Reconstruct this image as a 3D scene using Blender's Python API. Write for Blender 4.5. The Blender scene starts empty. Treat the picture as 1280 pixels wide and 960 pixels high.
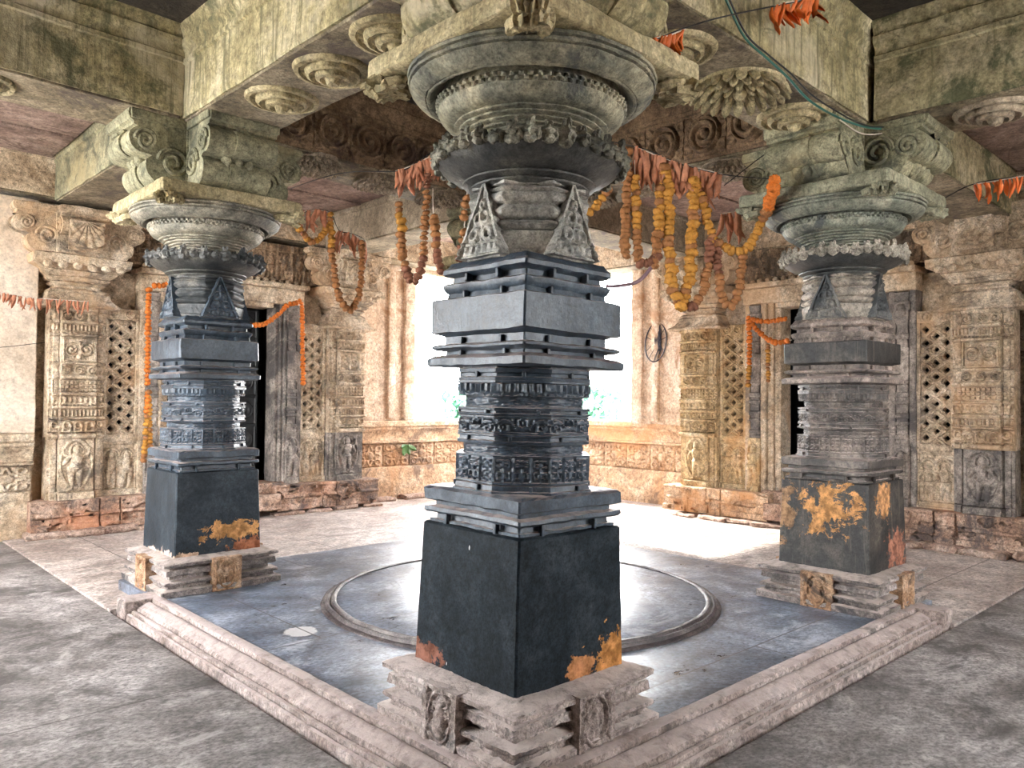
import bpy, math, random
import numpy as np
from mathutils import Vector, Matrix
random.seed(7)
SC = bpy.context.scene
COL = SC.collection
PI = math.pi

# ------------------------------------------------------------------ noise
def _h(i, j, k, s):
    n = (i*374761393 + j*668265263 + k*2147483647 + s*974634777) & 0xffffffff
    n = ((n ^ (n >> 13))*1274126177) & 0xffffffff
    n = ((n ^ (n >> 15))*2246822519) & 0xffffffff
    return ((n ^ (n >> 16)) & 0xffff)/65535.0
def vnoise(P, s=0):
    P = np.asarray(P, float); I = np.floor(P).astype(np.int64); f = P-I; f = f*f*(3-2*f)
    r = 0
    for a in (0, 1):
        wa = f[..., 0] if a else 1-f[..., 0]
        for b in (0, 1):
            wb = f[..., 1] if b else 1-f[..., 1]
            for c in (0, 1):
                wc = f[..., 2] if c else 1-f[..., 2]
                r = r + wa*wb*wc*_h(I[..., 0]+a, I[..., 1]+b, I[..., 2]+c, s)
    return r
def fbm(P, o=3, s=0):
    r = 0; a = .5; t = 0
    for i in range(o):
        r = r + a*vnoise(np.asarray(P)*(2**i), s+i*17); t += a; a *= .5
    return r/t

# ------------------------------------------------------------------ mesh builder
class MB:
    def __init__(s): s.V = []; s.F = []; s.n = 0
    def add(s, V, F):
        V = np.asarray(V, float).reshape(-1, 3)
        s.V.append(V); o = s.n
        for f in F: s.F.append(tuple(int(i)+o for i in f))
        s.n += len(V); return s
    def grid(s, P, wrap=False, M=None):
        m, n = P.shape[:2]
        idx = np.arange(m*n).reshape(m, n)
        if wrap: idx = np.concatenate([idx, idx[:, :1]], 1)
        q = np.stack([idx[:-1, :-1], idx[:-1, 1:], idx[1:, 1:], idx[1:, :-1]], -1).reshape(-1, 4)
        V = P.reshape(-1, 3)
        if M is not None: V = tf(V, M)
        return s.add(V, q.tolist())
    def verts(s): return np.concatenate(s.V)
    def xf(s, M):
        s.V = [tf(v, M) for v in s.V]; return s
    def merge(s, o, M=None):
        V = o.verts()
        if M is not None: V = tf(V, M)
        s.V.append(V); s.F += [tuple(i+s.n for i in f) for f in o.F]; s.n += len(V); return s
    def weather(s, amp=.004, scale=9., seed=0, fine=.35):
        V = s.verts(); D = np.zeros_like(V)
        for c in range(3):
            D[:, c] = (fbm(V*scale+31.7*c, 3, seed+c*5)-.5)*2*amp + (fbm(V*scale*6+11.3*c, 2, seed+c*7+3)-.5)*2*amp*fine
        s.V = [V+D]; return s
def tf(V, M):
    A = np.array(M); return V@A[:3, :3].T + A[:3, 3]
T = lambda x, y, z: Matrix.Translation((x, y, z))
RZ = lambda a: Matrix.Rotation(a, 4, 'Z')
RX = lambda a: Matrix.Rotation(a, 4, 'X')
RY = lambda a: Matrix.Rotation(a, 4, 'Y')

def obj(name, mb, mat, parent=None, M=None, angle=38):
    me = bpy.data.meshes.new(name)
    me.from_pydata(mb.verts().tolist(), [], mb.F); me.update()
    me.polygons.foreach_set('use_smooth', [True]*len(me.polygons))
    me.set_sharp_from_angle(angle=math.radians(angle))
    me.materials.append(mat)
    o = bpy.data.objects.new(name, me); COL.objects.link(o)
    if parent is not None: o.parent = parent
    if M is not None: o.matrix_local = M
    return o
def tag(o, label, cat, group=None):
    o['label'] = label; o['category'] = cat; o['kind'] = 'thing'
    if group: o['group'] = group
    return o
def struct(o): o['kind'] = 'structure'; return o
def thing(name, label, cat, M=None, group=None):
    e = bpy.data.objects.new(name, None); COL.objects.link(e); e.empty_display_size = .1
    if M is not None: e.matrix_world = M
    return tag(e, label, cat, group)

# ------------------------------------------------------------------ outlines and lofts
def poly_out(corners, k):
    P = []; N = []; S = []; U = []
    n = len(corners)
    for i in range(n):
        a = np.array(corners[i]); b = np.array(corners[(i+1) % n]); d = b-a; nn = np.array([d[1], -d[0]])/np.hypot(*d)
        for j in range(k):
            t = j/k; P.append(a+d*t); N.append(nn); S.append(i); U.append(t-.5)
    P = np.array(P); N = np.array(N)
    for i in range(n):      # corner normals averaged
        v = N[i*k]+N[(i*k-1) % (n*k)]; N[i*k] = v/np.hypot(*v)
    return P, N, np.array(S), np.array(U)
def sq_out(k=14, ch=.03):
    c = 1-ch
    co = [(-c, -1), (c, -1), (1, -c), (1, c), (c, 1), (-c, 1), (-1, c), (-1, -c)]
    P = []; N = []; S = []; U = []
    for i in range(8):
        kk = k if i % 2 == 0 else 2
        a = np.array(co[i]); b = np.array(co[(i+1) % 8]); d = b-a; nn = np.array([d[1], -d[0]])/np.hypot(*d)
        for j in range(kk):
            P.append(a+d*j/kk); N.append(nn); S.append(i//2); U.append(j/kk-.5)
    return np.array(P), np.array(N), np.array(S), np.array(U)
def oct_out(k=16):
    R = 1/math.cos(PI/8)
    return poly_out([(R*math.cos(PI/8+PI/4*i-PI/2-PI/4), R*math.sin(PI/8+PI/4*i-PI/2-PI/4)) for i in range(8)], k)
def circ_out(n=96):
    a = np.arange(n)/n*2*PI; P = np.stack([np.cos(a), np.sin(a)], 1)
    return P, P.copy(), np.zeros(n, int), a/(2*PI)
def loft(mb, out, rows, cap=True, disp=None):
    P, N, S, U = out
    r = np.array([q[1] for q in rows]); z = np.array([q[0] for q in rows])
    X = P[None, :, :]*r[:, None, None]
    if disp is not None:
        X = X+N[None]*disp[..., None]
    G = np.concatenate([X, np.broadcast_to(z[:, None, None], X.shape[:2]+(1,))], -1)
    n = len(P)
    mb.grid(G, wrap=True)
    if cap:
        base = mb.n-len(rows)*n
        mb.F.append(tuple(base+i for i in range(n))[::-1]); mb.F.append(tuple(base+(len(rows)-1)*n+i for i in range(n)))
    return mb
def band(mb, out, r, z0, z1, fn, nz=24, inset=.008):
    """a ring whose outside carries a carved pattern fn(side, u, v) -> height"""
    P, N, S, U = out
    v = np.linspace(0, 1, nz)
    H = fn(S[None, :]*np.ones((nz, 1), int), U[None, :]*np.ones((nz, 1)), v[:, None]*np.ones((1, len(P))))
    rows = [(z0+(z1-z0)*t, r) for t in v]
    rows = [(z0, r-inset)]+rows+[(z1, r-inset)]
    H = np.concatenate([np.zeros((1, len(P))), H, np.zeros((1, len(P)))])
    return loft(mb, out, rows, True, H)

def gbox(mb, c, s, r=.008, res=.06, M=None, chip=0, seed=0):
    """box with worn rounded edges and gridded faces"""
    h = np.array(s)/2; r = min(r, h.min()*.95)
    def ax(hh):
        n = max(1, int(2*(hh-r)/res)); mid = np.linspace(-(hh-r), hh-r, n+1)
        return np.concatenate([[-hh, -(hh-r*.4)], mid, [hh-r*.4, hh]])
    A = [ax(x) for x in h]
    part = MB()
    for a in range(3):
        b, c2 = (a+1) % 3, (a+2) % 3
        for sg in (-1, 1):
            u, v = np.meshgrid(A[b], A[c2], indexing='ij')
            G = np.zeros(u.shape+(3,)); G[..., a] = sg*h[a]; G[..., b] = u; G[..., c2] = v
            if sg < 0: G = G.transpose(1, 0, 2)
            part.grid(G)
    V = part.verts(); inn = np.clip(V, -h+r, h-r); d = V-inn; L = np.linalg.norm(d, axis=1, keepdims=True); L[L == 0] = 1
    e = (np.abs(d) > 1e-6).sum(1)
    rr = r
    V2 = inn+d/L*rr
    if chip:
        W = V2+np.array(c)
        k = np.clip(fbm(W*9, 3, seed+91)-.52, 0, 1)*6*chip
        V2 = np.where((e >= 2)[:, None], V2-d/L*k[:, None], V2)
    part.V = [V2+np.array(c)]
    return mb.merge(part, M)
def tube(mb, pts, r, n=8, closed=False):
    P = np.array(pts, float); m = len(P)
    tan = np.gradient(P, axis=0)
    if closed: tan = np.roll(P, -1, 0)-np.roll(P, 1, 0)
    tan /= np.linalg.norm(tan, axis=1, keepdims=True)+1e-9
    up = np.array([0, 0, 1.]) if abs(tan[0][2]) < .9 else np.array([1., 0, 0])
    r = np.broadcast_to(np.asarray(r, float), (m,))
    G = np.zeros((m, n, 3)); u = np.cross(tan[0], up); u /= np.linalg.norm(u)
    for i in range(m):
        u = u-tan[i]*(u@tan[i]); u /= np.linalg.norm(u)+1e-9; w = np.cross(tan[i], u)
        for j in range(n):
            a = 2*PI*j/n; G[i, j] = P[i]+r[i]*(math.cos(a)*u+math.sin(a)*w)
    if closed: G = np.concatenate([G, G[:1]])
    mb.grid(G, wrap=True)
    if not closed:
        b = mb.n-len(G)*n; mb.F.append(tuple(b+i for i in range(n))[::-1]); mb.F.append(tuple(b+(m-1)*n+i for i in range(n)))
    return mb
def ell(mb, c, s, nu=14, nv=9, fn=None):
    u = np.arange(nu)/nu*2*PI; v = np.linspace(-PI/2, PI/2, nv)
    D = np.stack([np.cos(v)[:, None]*np.cos(u), np.cos(v)[:, None]*np.sin(u), np.sin(v)[:, None]*np.ones(nu)], -1)
    R = 1 if fn is None else fn(u[None, :], v[:, None])[..., None]
    return mb.grid(D*np.array(s)*R+np.array(c), wrap=True)
def smooth(pts, k=6):
    P = np.array(pts, float); m = len(P)
    if m < 3: return np.array([P[0]+(P[-1]-P[0])*t for t in np.linspace(0, 1, k+1)])
    Q = np.concatenate([[2*P[0]-P[1]], P, [2*P[-1]-P[-2]]]); out = []
    for i in range(m-1):
        a, b, c, d = Q[i:i+4]
        for t in np.linspace(0, 1, k, endpoint=False):
            out.append(.5*((2*b)+(c-a)*t+(2*a-5*b+4*c-d)*t*t+(3*b-a-3*c+d)*t**3))
    out.append(P[-1]); return np.array(out)
def relief(w, h, fn, res=.008, depth=.03):
    """carved slab, front towards -y: local x in +-w/2, z in 0..h, back at y=depth"""
    nx = max(3, int(w/res)); nz = max(3, int(h/res))
    x = np.linspace(-w/2, w/2, nx+1); z = np.linspace(0, h, nz+1)
    X, Z = np.meshgrid(x, z); H = fn(X, Z)
    mb = MB(); G = np.stack([X, -H, Z], -1); mb.grid(G)
    for e in (G[:, 0], G[:, -1][::-1], G[0][::-1], G[-1]):
        b = e.copy(); b[:, 1] = depth; mb.grid(np.stack([b, e]))
    return mb
def extrude(mb, prof, x0, x1, nseg, M=None, caps=True):
    """profile [(y,z)...] closed, extruded along x"""
    p = np.array(prof, float); xs = np.linspace(x0, x1, nseg+1)
    G = np.zeros((nseg+1, len(p), 3)); G[..., 0] = xs[:, None]; G[..., 1] = p[None, :, 0]; G[..., 2] = p[None, :, 1]
    part = MB().grid(G, wrap=True)
    if caps:
        n = len(p); part.F.append(tuple(range(n))[::-1]); part.F.append(tuple(nseg*n+i for i in range(n)))
    return mb.merge(part, M)
def densify(prof, d):
    P = np.array(prof, float); out = []
    for i in range(len(P)):
        a, b = P[i], P[(i+1) % len(P)]; k = max(1, int(np.linalg.norm(b-a)/d))
        for j in range(k): out.append(a+(b-a)*j/k)
    return out

# ------------------------------------------------------------------ carved patterns (heights in metres)
def cap_(X, Z, x0, z0, x1, z1, r0, r1):
    dx, dz = x1-x0, z1-z0; L = dx*dx+dz*dz+1e-9
    t = np.clip(((X-x0)*dx+(Z-z0)*dz)/L, 0, 1); r = r0+(r1-r0)*t
    d = np.hypot(X-x0-t*dx, Z-z0-t*dz); return np.sqrt(np.clip(1-(d/r)**2, 0, 1))*r
def ridge(d, w): return np.sqrt(np.clip(1-(d/w)**2, 0, 1))
def ss(a, b, x): t = np.clip((x-a)/(b-a), 0, 1); return t*t*(3-2*t)
def figure_h(X, Z, s, seed=0, x0=0, z0=0, k=.62):
    """standing deity, total height s, feet at z0"""
    rnd = random.Random(seed); x = (X-x0)/s; z = (Z-z0)/s; sw = rnd.choice((-1, 1))*.03; H = 0
    C = lambda *a: cap_(x, z, *a)
    hip = (sw, .47)
    for sg in (-1, 1):
        kx = sg*.075+sw*.6
        H = np.maximum(H, C(hip[0]+sg*.055, .46, kx, .25, .075, .055)); H = np.maximum(H, C(kx, .25, sg*.075, .06, .052, .035))
        H = np.maximum(H, C(sg*.075, .03, sg*.13, .02, .035, .025))
        ex, ez = sg*.235, .55+rnd.uniform(-.03, .05); hx, hz = sg*rnd.uniform(.1, .27), rnd.choice((.42, .66, .7))
        H = np.maximum(H, C(sg*.13, .705, ex, ez, .05, .038)); H = np.maximum(H, C(ex, ez, hx, hz, .036, .03))
        H = np.maximum(H, C(hx, hz, hx, hz+.08, .035, .02))
        H = np.maximum(H, C(sg*.14, .7, sg*.24, .77, .04, .03)); H = np.maximum(H, C(sg*.24, .77, sg*.25, .88, .028, .035))
    H = np.maximum(H, C(*hip, 0, .56, .105, .08)); H = np.maximum(H, C(0, .56, 0, .69, .085, .115))
    H = np.maximum(H, C(-.11, .705, .11, .705, .05, .05)); H = np.maximum(H, C(0, .74, 0, .78, .04, .04))
    H = np.maximum(H, C(0, .83, 0, .845, .072, .07)*1.15); H = np.maximum(H, C(0, .9, 0, .985, .07, .03))
    H = np.maximum(H, .045*ridge(np.abs(np.hypot(x, z-.84)-.125)-.0, .02)*(z > .78))
    g = .03*ridge(np.abs(z-.47-.0), .02)*(np.abs(x-sw) < .12); H = H+g*(H > 0)
    return H*s*k
def spiral_h(X, Z, cx, cz, R, turns=2.2, hand=1, ph=0, hgt=.012):
    x, z = X-cx, Z-cz; r = np.hypot(x, z); th = np.arctan2(z, x)*hand+ph
    a = r/R*turns-th/(2*PI); d = np.abs(a-np.round(a))
    h = ridge(d, .33)*hgt*(r < R*1.0)*ss(0, .15*R, R-r+.1*R)
    h = np.maximum(h, hgt*1.25*ridge(np.clip(r, 0, 9), .22*R))
    return np.maximum(h, hgt*1.1*ridge(np.abs(r-R), .1*R))
def arch_panel_h(X, Z, w, h, fr=.012, hgt=.012):
    e = np.minimum(np.minimum(X+w/2, w/2-X), np.minimum(Z, h-Z)); return hgt*(e < fr)
def loops_fn(nsub=3, hgt=.007):
    def f(S, U, V):
        a = (U+.5)*nsub; c = np.abs(a-np.floor(a)-.5)*2; x = (a-np.floor(a)-.5)
        fr = (c > .86)|(V < .12)|(V > .94)
        d1 = np.hypot((np.abs(x)-.2)*1.1, (V-.72)*1.3); d2 = np.hypot((np.abs(x)-.22)*1.1, (V-.33)*1.3)
        g = np.maximum(ridge(np.abs(d1-.14), .055), ridge(np.abs(d2-.15), .06))
        g = np.maximum(g, ridge(np.abs(x), .06)*(V < .85)); g = np.maximum(g, ridge(d1, .05))
        return np.where(fr, hgt*.9, hgt*1.05*g)*(V > .03)
    return f
def dots_fn(nsub=7, hgt=.005):
    def f(S, U, V):
        a = (U+.5)*nsub; x = (a-np.floor(a)-.5)*2; v = (V-.5)*2
        d = np.hypot(x, v); q = np.abs(x)+np.abs(v)
        g = np.maximum(ridge(d, .42), .8*ridge(np.abs(q-.95), .18))
        g = np.maximum(g, 1.0*(np.abs(v) > .82)); return hgt*g
    return f
def fringe_fn(nsub=7, hgt=.007):
    def f(S, U, V):
        a = (U+.5)*nsub; x = (a-np.floor(a)-.5)*2
        g = ridge(np.abs(x), .62)*ss(.12, .3, V-.15*x*x)*(V < .8)
        g = np.maximum(g, .55*ridge(np.abs(np.hypot(x*.9, (V-.2)*2.4)-.6), .14)*(V < .5))
        return hgt*np.maximum(g, .9*(V > .84))
    return f
def vine_fn(nsub=1.5, hgt=.007):
    def f(S, U, V):
        a = (U+.5)*nsub*2*PI; w = .5+.26*np.sin(a); g = ridge(np.abs(V-w), .09)
        b = (U+.5)*nsub*2; x = b-np.floor(b)-.5; sg = np.where(np.floor(b) % 2 == 0, 1, -1)
        cz = .5-sg*.1; d = np.hypot(x*1.05, (V-cz)*.9)
        g = np.maximum(g, ridge(np.abs(d-.24), .08)); g = np.maximum(g, ridge(d, .11))
        d2 = np.hypot((np.abs(x)-.4)*1.1, (V-.5-sg*.25)*.9); g = np.maximum(g, .8*ridge(d2, .1))
        return hgt*np.where((V < .1)|(V > .9), .9, g)
    return f

# ------------------------------------------------------------------ materials
class NT:
    def __init__(s, name):
        s.m = bpy.data.materials.new(name); s.m.use_nodes = True; s.t = s.m.node_tree; s.t.nodes.clear()
        s.out = s.n('ShaderNodeOutputMaterial'); s.b = s.n('ShaderNodeBsdfPrincipled'); s.l(s.b.outputs[0], s.out.inputs[0])
    def n(s, t, **k):
        x = s.t.nodes.new(t)
        for a, v in k.items(): setattr(x, a, v)
        return x
    def l(s, a, b): s.t.links.new(a, b)
    def noise(s, vec, scale, det=5, rough=.6, dist=0):
        x = s.n('ShaderNodeTexNoise'); x.inputs['Scale'].default_value = scale; x.inputs['Detail'].default_value = det
        x.inputs['Roughness'].default_value = rough; x.inputs['Distortion'].default_value = dist
        if vec is not None: s.l(vec, x.inputs['Vector'])
        return x.outputs['Fac']
    def ramp(s, fac, stops):
        x = s.n('ShaderNodeValToRGB'); e = x.color_ramp.elements
        while len(e) > 1: e.remove(e[-1])
        for i, (p, c) in enumerate(stops):
            c = (c, c, c, 1) if not isinstance(c, (tuple, list)) else tuple(c)+(1,)
            if i == 0: e[0].position = p; e[0].color = c
            else: q = e.new(p); q.color = c
        s.l(fac, x.inputs[0]); return x.outputs[0]
    def mix(s, fac, a, b, mode='MIX'):
        x = s.n('ShaderNodeMix', data_type='RGBA', blend_type=mode)
        for v, i in ((fac, x.inputs[0]), (a, x.inputs[6]), (b, x.inputs[7])):
            if hasattr(v, 'is_linked'): s.l(v, i)
            elif isinstance(v, (tuple, list)): i.default_value = tuple(v)+(1,)
            else: i.default_value = v
        return x.outputs[2]
    def math(s, op, a, b=0., c=0.):
        x = s.n('ShaderNodeMath', operation=op)
        for v, i in zip((a, b, c), x.inputs):
            if hasattr(v, 'is_linked'): s.l(v, i)
            else: i.default_value = v
        return x.outputs[0]
    def mapping(s, vec, sc, loc=(0, 0, 0), rot=(0, 0, 0)):
        x = s.n('ShaderNodeMapping'); x.inputs['Scale'].default_value = sc; x.inputs['Location'].default_value = loc; x.inputs['Rotation'].default_value = rot
        s.l(vec, x.inputs[0]); return x.outputs[0]
def stone(name, c1, c2, c3, scale=3., rough=.85, mott=.55, stain=None, stain_amt=.8, stain_pos=.56, stain_scale=1.6, streak=None, streak_pos=.54,
          dust=None, patches=(), flecks=None, spec=.5, cracks=0, bump=.35, bscale=40., rvar=.1, wash=None):
    k = NT(name); geo = k.n('ShaderNodeNewGeometry'); pos = geo.outputs['Position']
    n1 = k.noise(pos, scale, 7, .68, .4)
    col = k.ramp(n1, [(.34, c1), (.5, c2), (.66, c3)])
    n2 = k.noise(pos, scale*8, 6, .7)
    col = k.mix(mott, col, k.ramp(n2, [(.36, .1), (.46, .7), (.62, 1.4)]), 'MULTIPLY')
    n7 = k.noise(pos, scale*26, 5, .72)
    col = k.mix(mott*.8, col, k.ramp(n7, [(.38, .22), (.48, .85), (.62, 1.35)]), 'MULTIPLY')
    if cracks:
        wv = k.n('ShaderNodeVectorMath', operation='ADD'); k.l(pos, wv.inputs[0])
        nv = k.n('ShaderNodeTexNoise'); nv.inputs['Scale'].default_value = 7; nv.inputs['Detail'].default_value = 5; k.l(pos, nv.inputs['Vector'])
        sc_ = k.n('ShaderNodeVectorMath', operation='SCALE'); k.l(nv.outputs['Color'], sc_.inputs[0]); sc_.inputs['Scale'].default_value = .16; k.l(sc_.outputs[0], wv.inputs[1])
        vo = k.n('ShaderNodeTexVoronoi', feature='DISTANCE_TO_EDGE'); vo.inputs['Scale'].default_value = cracks; k.l(wv.outputs[0], vo.inputs['Vector'])
        cf = k.math('MULTIPLY', k.ramp(vo.outputs['Distance'], [(.0, 1.), (.024, 0.)]), k.ramp(n2, [(.45, 0.), (.58, .6)]))
        col = k.mix(cf, col, tuple(q*.22 for q in c1))
    if wash:
        nw = k.noise(k.mapping(pos, (1, 1, .8), (3.1, 7.7, 1.3)), 1.3, 5, .6, .8)
        col = k.mix(k.ramp(nw, [(wash[1], 0.), (wash[1]+.1, wash[2])]), col, wash[0])
    if streak:
        ns = k.noise(k.mapping(pos, (16, 16, .9)), 1.6, 7, .7)
        col = k.mix(k.ramp(ns, [(streak_pos, 0.), (streak_pos+.13, .85)]), col, streak)
    if stain:
        n3 = k.noise(k.mapping(pos, (1, 1, 1), (9.2, 1.7, 4.4)), stain_scale, 9, .72, 1.2)
        col = k.mix(k.ramp(n3, [(stain_pos, 0.), (stain_pos+.07, stain_amt)]), col, stain)
    if dust:
        sep = k.n('ShaderNodeSeparateXYZ'); k.l(geo.outputs['True Normal'], sep.inputs[0])
        up = k.ramp(sep.outputs[2], [(.7, 0.), (.97, 1.)])
        dn = k.ramp(k.noise(pos, 14, 5, .6), [(.36, .25), (.55, .95)])
        col = k.mix(k.math('MULTIPLY', up, dn), col, dust)
    tc = None
    rgh = rough
    for (cen, rad, pc, amp) in patches:
        if tc is None: tc = k.n('ShaderNodeTexCoord').outputs['Object']
        v = k.n('ShaderNodeVectorMath', operation='SUBTRACT'); k.l(tc, v.inputs[0]); v.inputs[1].default_value = cen
        w = k.n('ShaderNodeVectorMath', operation='DIVIDE'); k.l(v.outputs[0], w.inputs[0]); w.inputs[1].default_value = rad
        ln = k.n('ShaderNodeVectorMath', operation='LENGTH'); k.l(w.outputs[0], ln.inputs[0])
        nn = k.noise(pos, 13, 9, .74, .5)
        f = k.math('ADD', k.math('SUBTRACT', .75, ln.outputs['Value']), k.math('MULTIPLY', k.math('SUBTRACT', nn, .5), amp*3.2))
        f = k.ramp(f, [(.02, 0.), (.07, 1.)])
        pcol = k.mix(k.ramp(k.noise(pos, 16, 6, .65), [(.42, 0.), (.6, 1.)]), tuple(q*.8 for q in pc), tuple(min(1, q*1.7+.03) for q in pc))
        pcol = k.mix(.6, pcol, k.ramp(n2, [(.35, .5), (.6, 1.2)]), 'MULTIPLY')
        col = k.mix(f, col, pcol)
        rgh = k.math('MAXIMUM', rgh, k.math('MULTIPLY', f, .8))
    if flecks:
        vo = k.n('ShaderNodeTexVoronoi'); vo.inputs['Scale'].default_value = 26; k.l(k.mapping(pos, (1, 1, .35)), vo.inputs[0])
        ff = k.math('MULTIPLY', k.math('LESS_THAN', vo.outputs['Distance'], .07), k.math('GREATER_THAN', k.noise(pos, 3.5, 2), .6))
        col = k.mix(ff, col, flecks)
    k.l(col, k.b.inputs['Base Color']); k.b.inputs['Specular IOR Level'].default_value = spec
    rr = k.math('ADD', rgh, k.math('MULTIPLY', k.math('SUBTRACT', n2, .5), rvar*2))
    k.l(rr, k.b.inputs['Roughness'])
    nb = k.noise(pos, bscale, 8, .7); nb2 = k.noise(pos, bscale*.22, 6, .65)
    hgt = k.math('ADD', k.math('MULTIPLY', nb, .35), nb2)
    bp = k.n('ShaderNodeBump'); bp.inputs['Strength'].default_value = bump; bp.inputs['Distance'].default_value = .03
    k.l(hgt, bp.inputs['Height']); k.l(bp.outputs[0], k.b.inputs['Normal'])
    return k.m
def plain(name, col, rough=.6, var=.3, scale=30, metal=0, trans=0):
    k = NT(name); geo = k.n('ShaderNodeNewGeometry')
    c = k.mix(var, col, k.ramp(k.noise(geo.outputs['Position'], scale, 4), [(.35, .4), (.65, 1.4)]), 'MULTIPLY')
    k.l(c, k.b.inputs['Base Color']); k.b.inputs['Roughness'].default_value = rough; k.b.inputs['Metallic'].default_value = metal
    if trans: k.b.inputs['Subsurface Weight'].default_value = trans; k.b.inputs['Subsurface Radius'].default_value = (.01, .006, .003)
    return k.m

DUST = (.5, .41, .38)
OCH = (.36, .16, .045)
M = {}
M['black_front'] = stone('black_granite', (.007, .011, .015), (.014, .021, .028), (.03, .04, .05), 5, .6, .6, spec=.12, flecks=(.5, .5, .5), bump=.12, bscale=90,
    patches=[((.30, -.26, .03), (.30, .06, .15), OCH, .9), ((.05, -.26, .03), (.1, .05, .05), (.3, .13, .05), .9), ((-.26, .22, .02), (.05, .14, .07), (.13, .05, .03), .8)])
M['black_left'] = stone('dark_blue_granite', (.009, .015, .022), (.019, .029, .04), (.04, .054, .068), 5, .5, .5, spec=.25, bump=.15, bscale=80,
    patches=[((.08, -.26, .12), (.24, .08, .075), (.4, .2, .07), 1.3), ((.2, -.26, .0), (.16, .06, .1), (.26, .09, .04), .9), ((-.2, -.26, -.02), (.12, .06, .07), (.4, .28, .2), .9), ((-.26, .0, -.02), (.06, .3, .06), (.4, .3, .25), 1.)])
M['grey_right'] = stone('weathered_granite', (.012, .014, .016), (.032, .031, .03), (.11, .093, .078), 4, .6, .65, streak=(.15, .12, .1), streak_pos=.57, bump=.3, bscale=60,
    patches=[((-.26, -.02, .34), (.06, .2, .16), (.36, .17, .05), 1.7), ((-.26, .22, .3), (.05, .1, .2), (.2, .11, .05), 1.4), ((.12, -.26, .1), (.16, .06, .16), (.25, .1, .06), 1.2), ((-.05, -.26, .4), (.12, .05, .16), (.33, .16, .06), 1.3)])
M['shaft_black'] = stone('black_shaft_stone', (.016, .025, .037), (.04, .06, .085), (.09, .12, .155), 6, .38, .5, spec=.4, dust=DUST, bump=.18, bscale=70)
M['shaft_grey'] = stone('grey_shaft_stone', (.025, .023, .022), (.08, .068, .06), (.26, .215, .185), 5, .6, .6, dust=DUST, streak=(.24, .19, .16), streak_pos=.57, bump=.3)
M['plates_right'] = stone('dusty_plate_stone', (.07, .06, .055), (.19, .155, .135), (.42, .34, .29), 5, .7, .6, stain=(.035, .03, .03), stain_pos=.55, dust=DUST, bump=.35)
M['neck_right'] = stone('pale_beige_neck_stone', (.12, .105, .09), (.31, .27, .225), (.55, .47, .39), 5, .7, .6, stain=(.045, .045, .05), stain_pos=.54, bump=.35)
M['neck_front'] = stone('pale_neck_stone', (.13, .135, .13), (.3, .295, .27), (.52, .49, .43), 5, .6, .6, stain=(.05, .06, .07), stain_pos=.55, bump=.35)
M['neck_left'] = stone('dark_neck_stone', (.04, .045, .05), (.1, .105, .105), (.26, .24, .21), 5, .6, .6, stain=(.02, .025, .03), stain_pos=.5, bump=.3)
M['petal'] = stone('mossy_petal_stone', (.05, .05, .04), (.15, .145, .11), (.42, .4, .32), 6, .8, .6, stain=(.025, .028, .03), stain_pos=.55, bump=.5)
M['flare_dark'] = stone('dark_flare_stone', (.03, .032, .034), (.065, .066, .062), (.15, .145, .12), 5, .55, .6, stain=(.015, .018, .022), stain_pos=.52, bump=.35)
M['petal_pale'] = stone('pale_petal_stone', (.14, .125, .1), (.34, .31, .26), (.58, .53, .45), 6, .8, .6, stain=(.05, .05, .05), stain_pos=.56, bump=.5)
M['bell'] = stone('grey_green_capital_stone', (.10, .105, .085), (.24, .235, .175), (.44, .4, .28), 4, .75, .6, stain=(.06, .07, .075), stain_pos=.54, wash=((.42, .36, .2), .5, .6), bump=.45)
M['bell_left'] = stone('silver_grey_capital_stone', (.1, .1, .085), (.28, .262, .21), (.52, .46, .36), 5, .65, .6, stain=(.03, .035, .04), stain_pos=.54, bump=.4)
M['bell_right'] = stone('green_grey_capital_stone', (.09, .1, .085), (.2, .215, .17), (.38, .36, .28), 4, .7, .6, stain=(.04, .05, .055), stain_pos=.54, bump=.4)
M['abacus'] = stone('yellowed_abacus_stone', (.26, .21, .11), (.45, .38, .22), (.62, .53, .34), 4, .85, .55, streak=(.16, .15, .08), stain=(.09, .085, .06), stain_pos=.6, bump=.45, cracks=6)
M['abacus_right'] = stone('green_abacus_stone', (.13, .14, .1), (.27, .27, .19), (.46, .42, .3), 4, .85, .55, streak=(.12, .13, .09), bump=.4, cracks=6)
M['plinth'] = stone('pinkish_plinth_stone', (.17, .13, .115), (.41, .345, .32), (.68, .61, .575), 5, .85, .65, stain=(.06, .06, .065), stain_pos=.55, dust=(.6, .52, .49), bump=.8, cracks=6)
M['plinth_grey'] = stone('grey_plinth_stone', (.09, .08, .075), (.24, .205, .19), (.5, .44, .41), 5, .85, .6, stain=(.04, .04, .045), stain_pos=.54, dust=(.5, .42, .38), bump=.6, cracks=6)
M['plinth_ochre'] = stone('ochre_carved_stone', (.2, .1, .05), (.4, .24, .14), (.58, .42, .3), 7, .85, .6, stain=(.05, .04, .035), stain_pos=.56, bump=.5)
M['beam'] = stone('lichen_beam_stone', (.23, .195, .1), (.43, .37, .21), (.6, .535, .37), 2.5, .9, .55, streak=(.13, .125, .07), streak_pos=.5, stain=(.09, .095, .05), stain_pos=.57, wash=((.56, .5, .37), .52, .75), bump=.7, cracks=4)
M['beam_mossy'] = stone('mossy_beam_stone', (.24, .21, .12), (.44, .39, .24), (.6, .54, .38), 2.5, .9, .55, streak=(.17, .165, .09), stain=(.055, .075, .035), stain_pos=.5, stain_scale=1.3, bump=.5, cracks=4)
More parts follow.
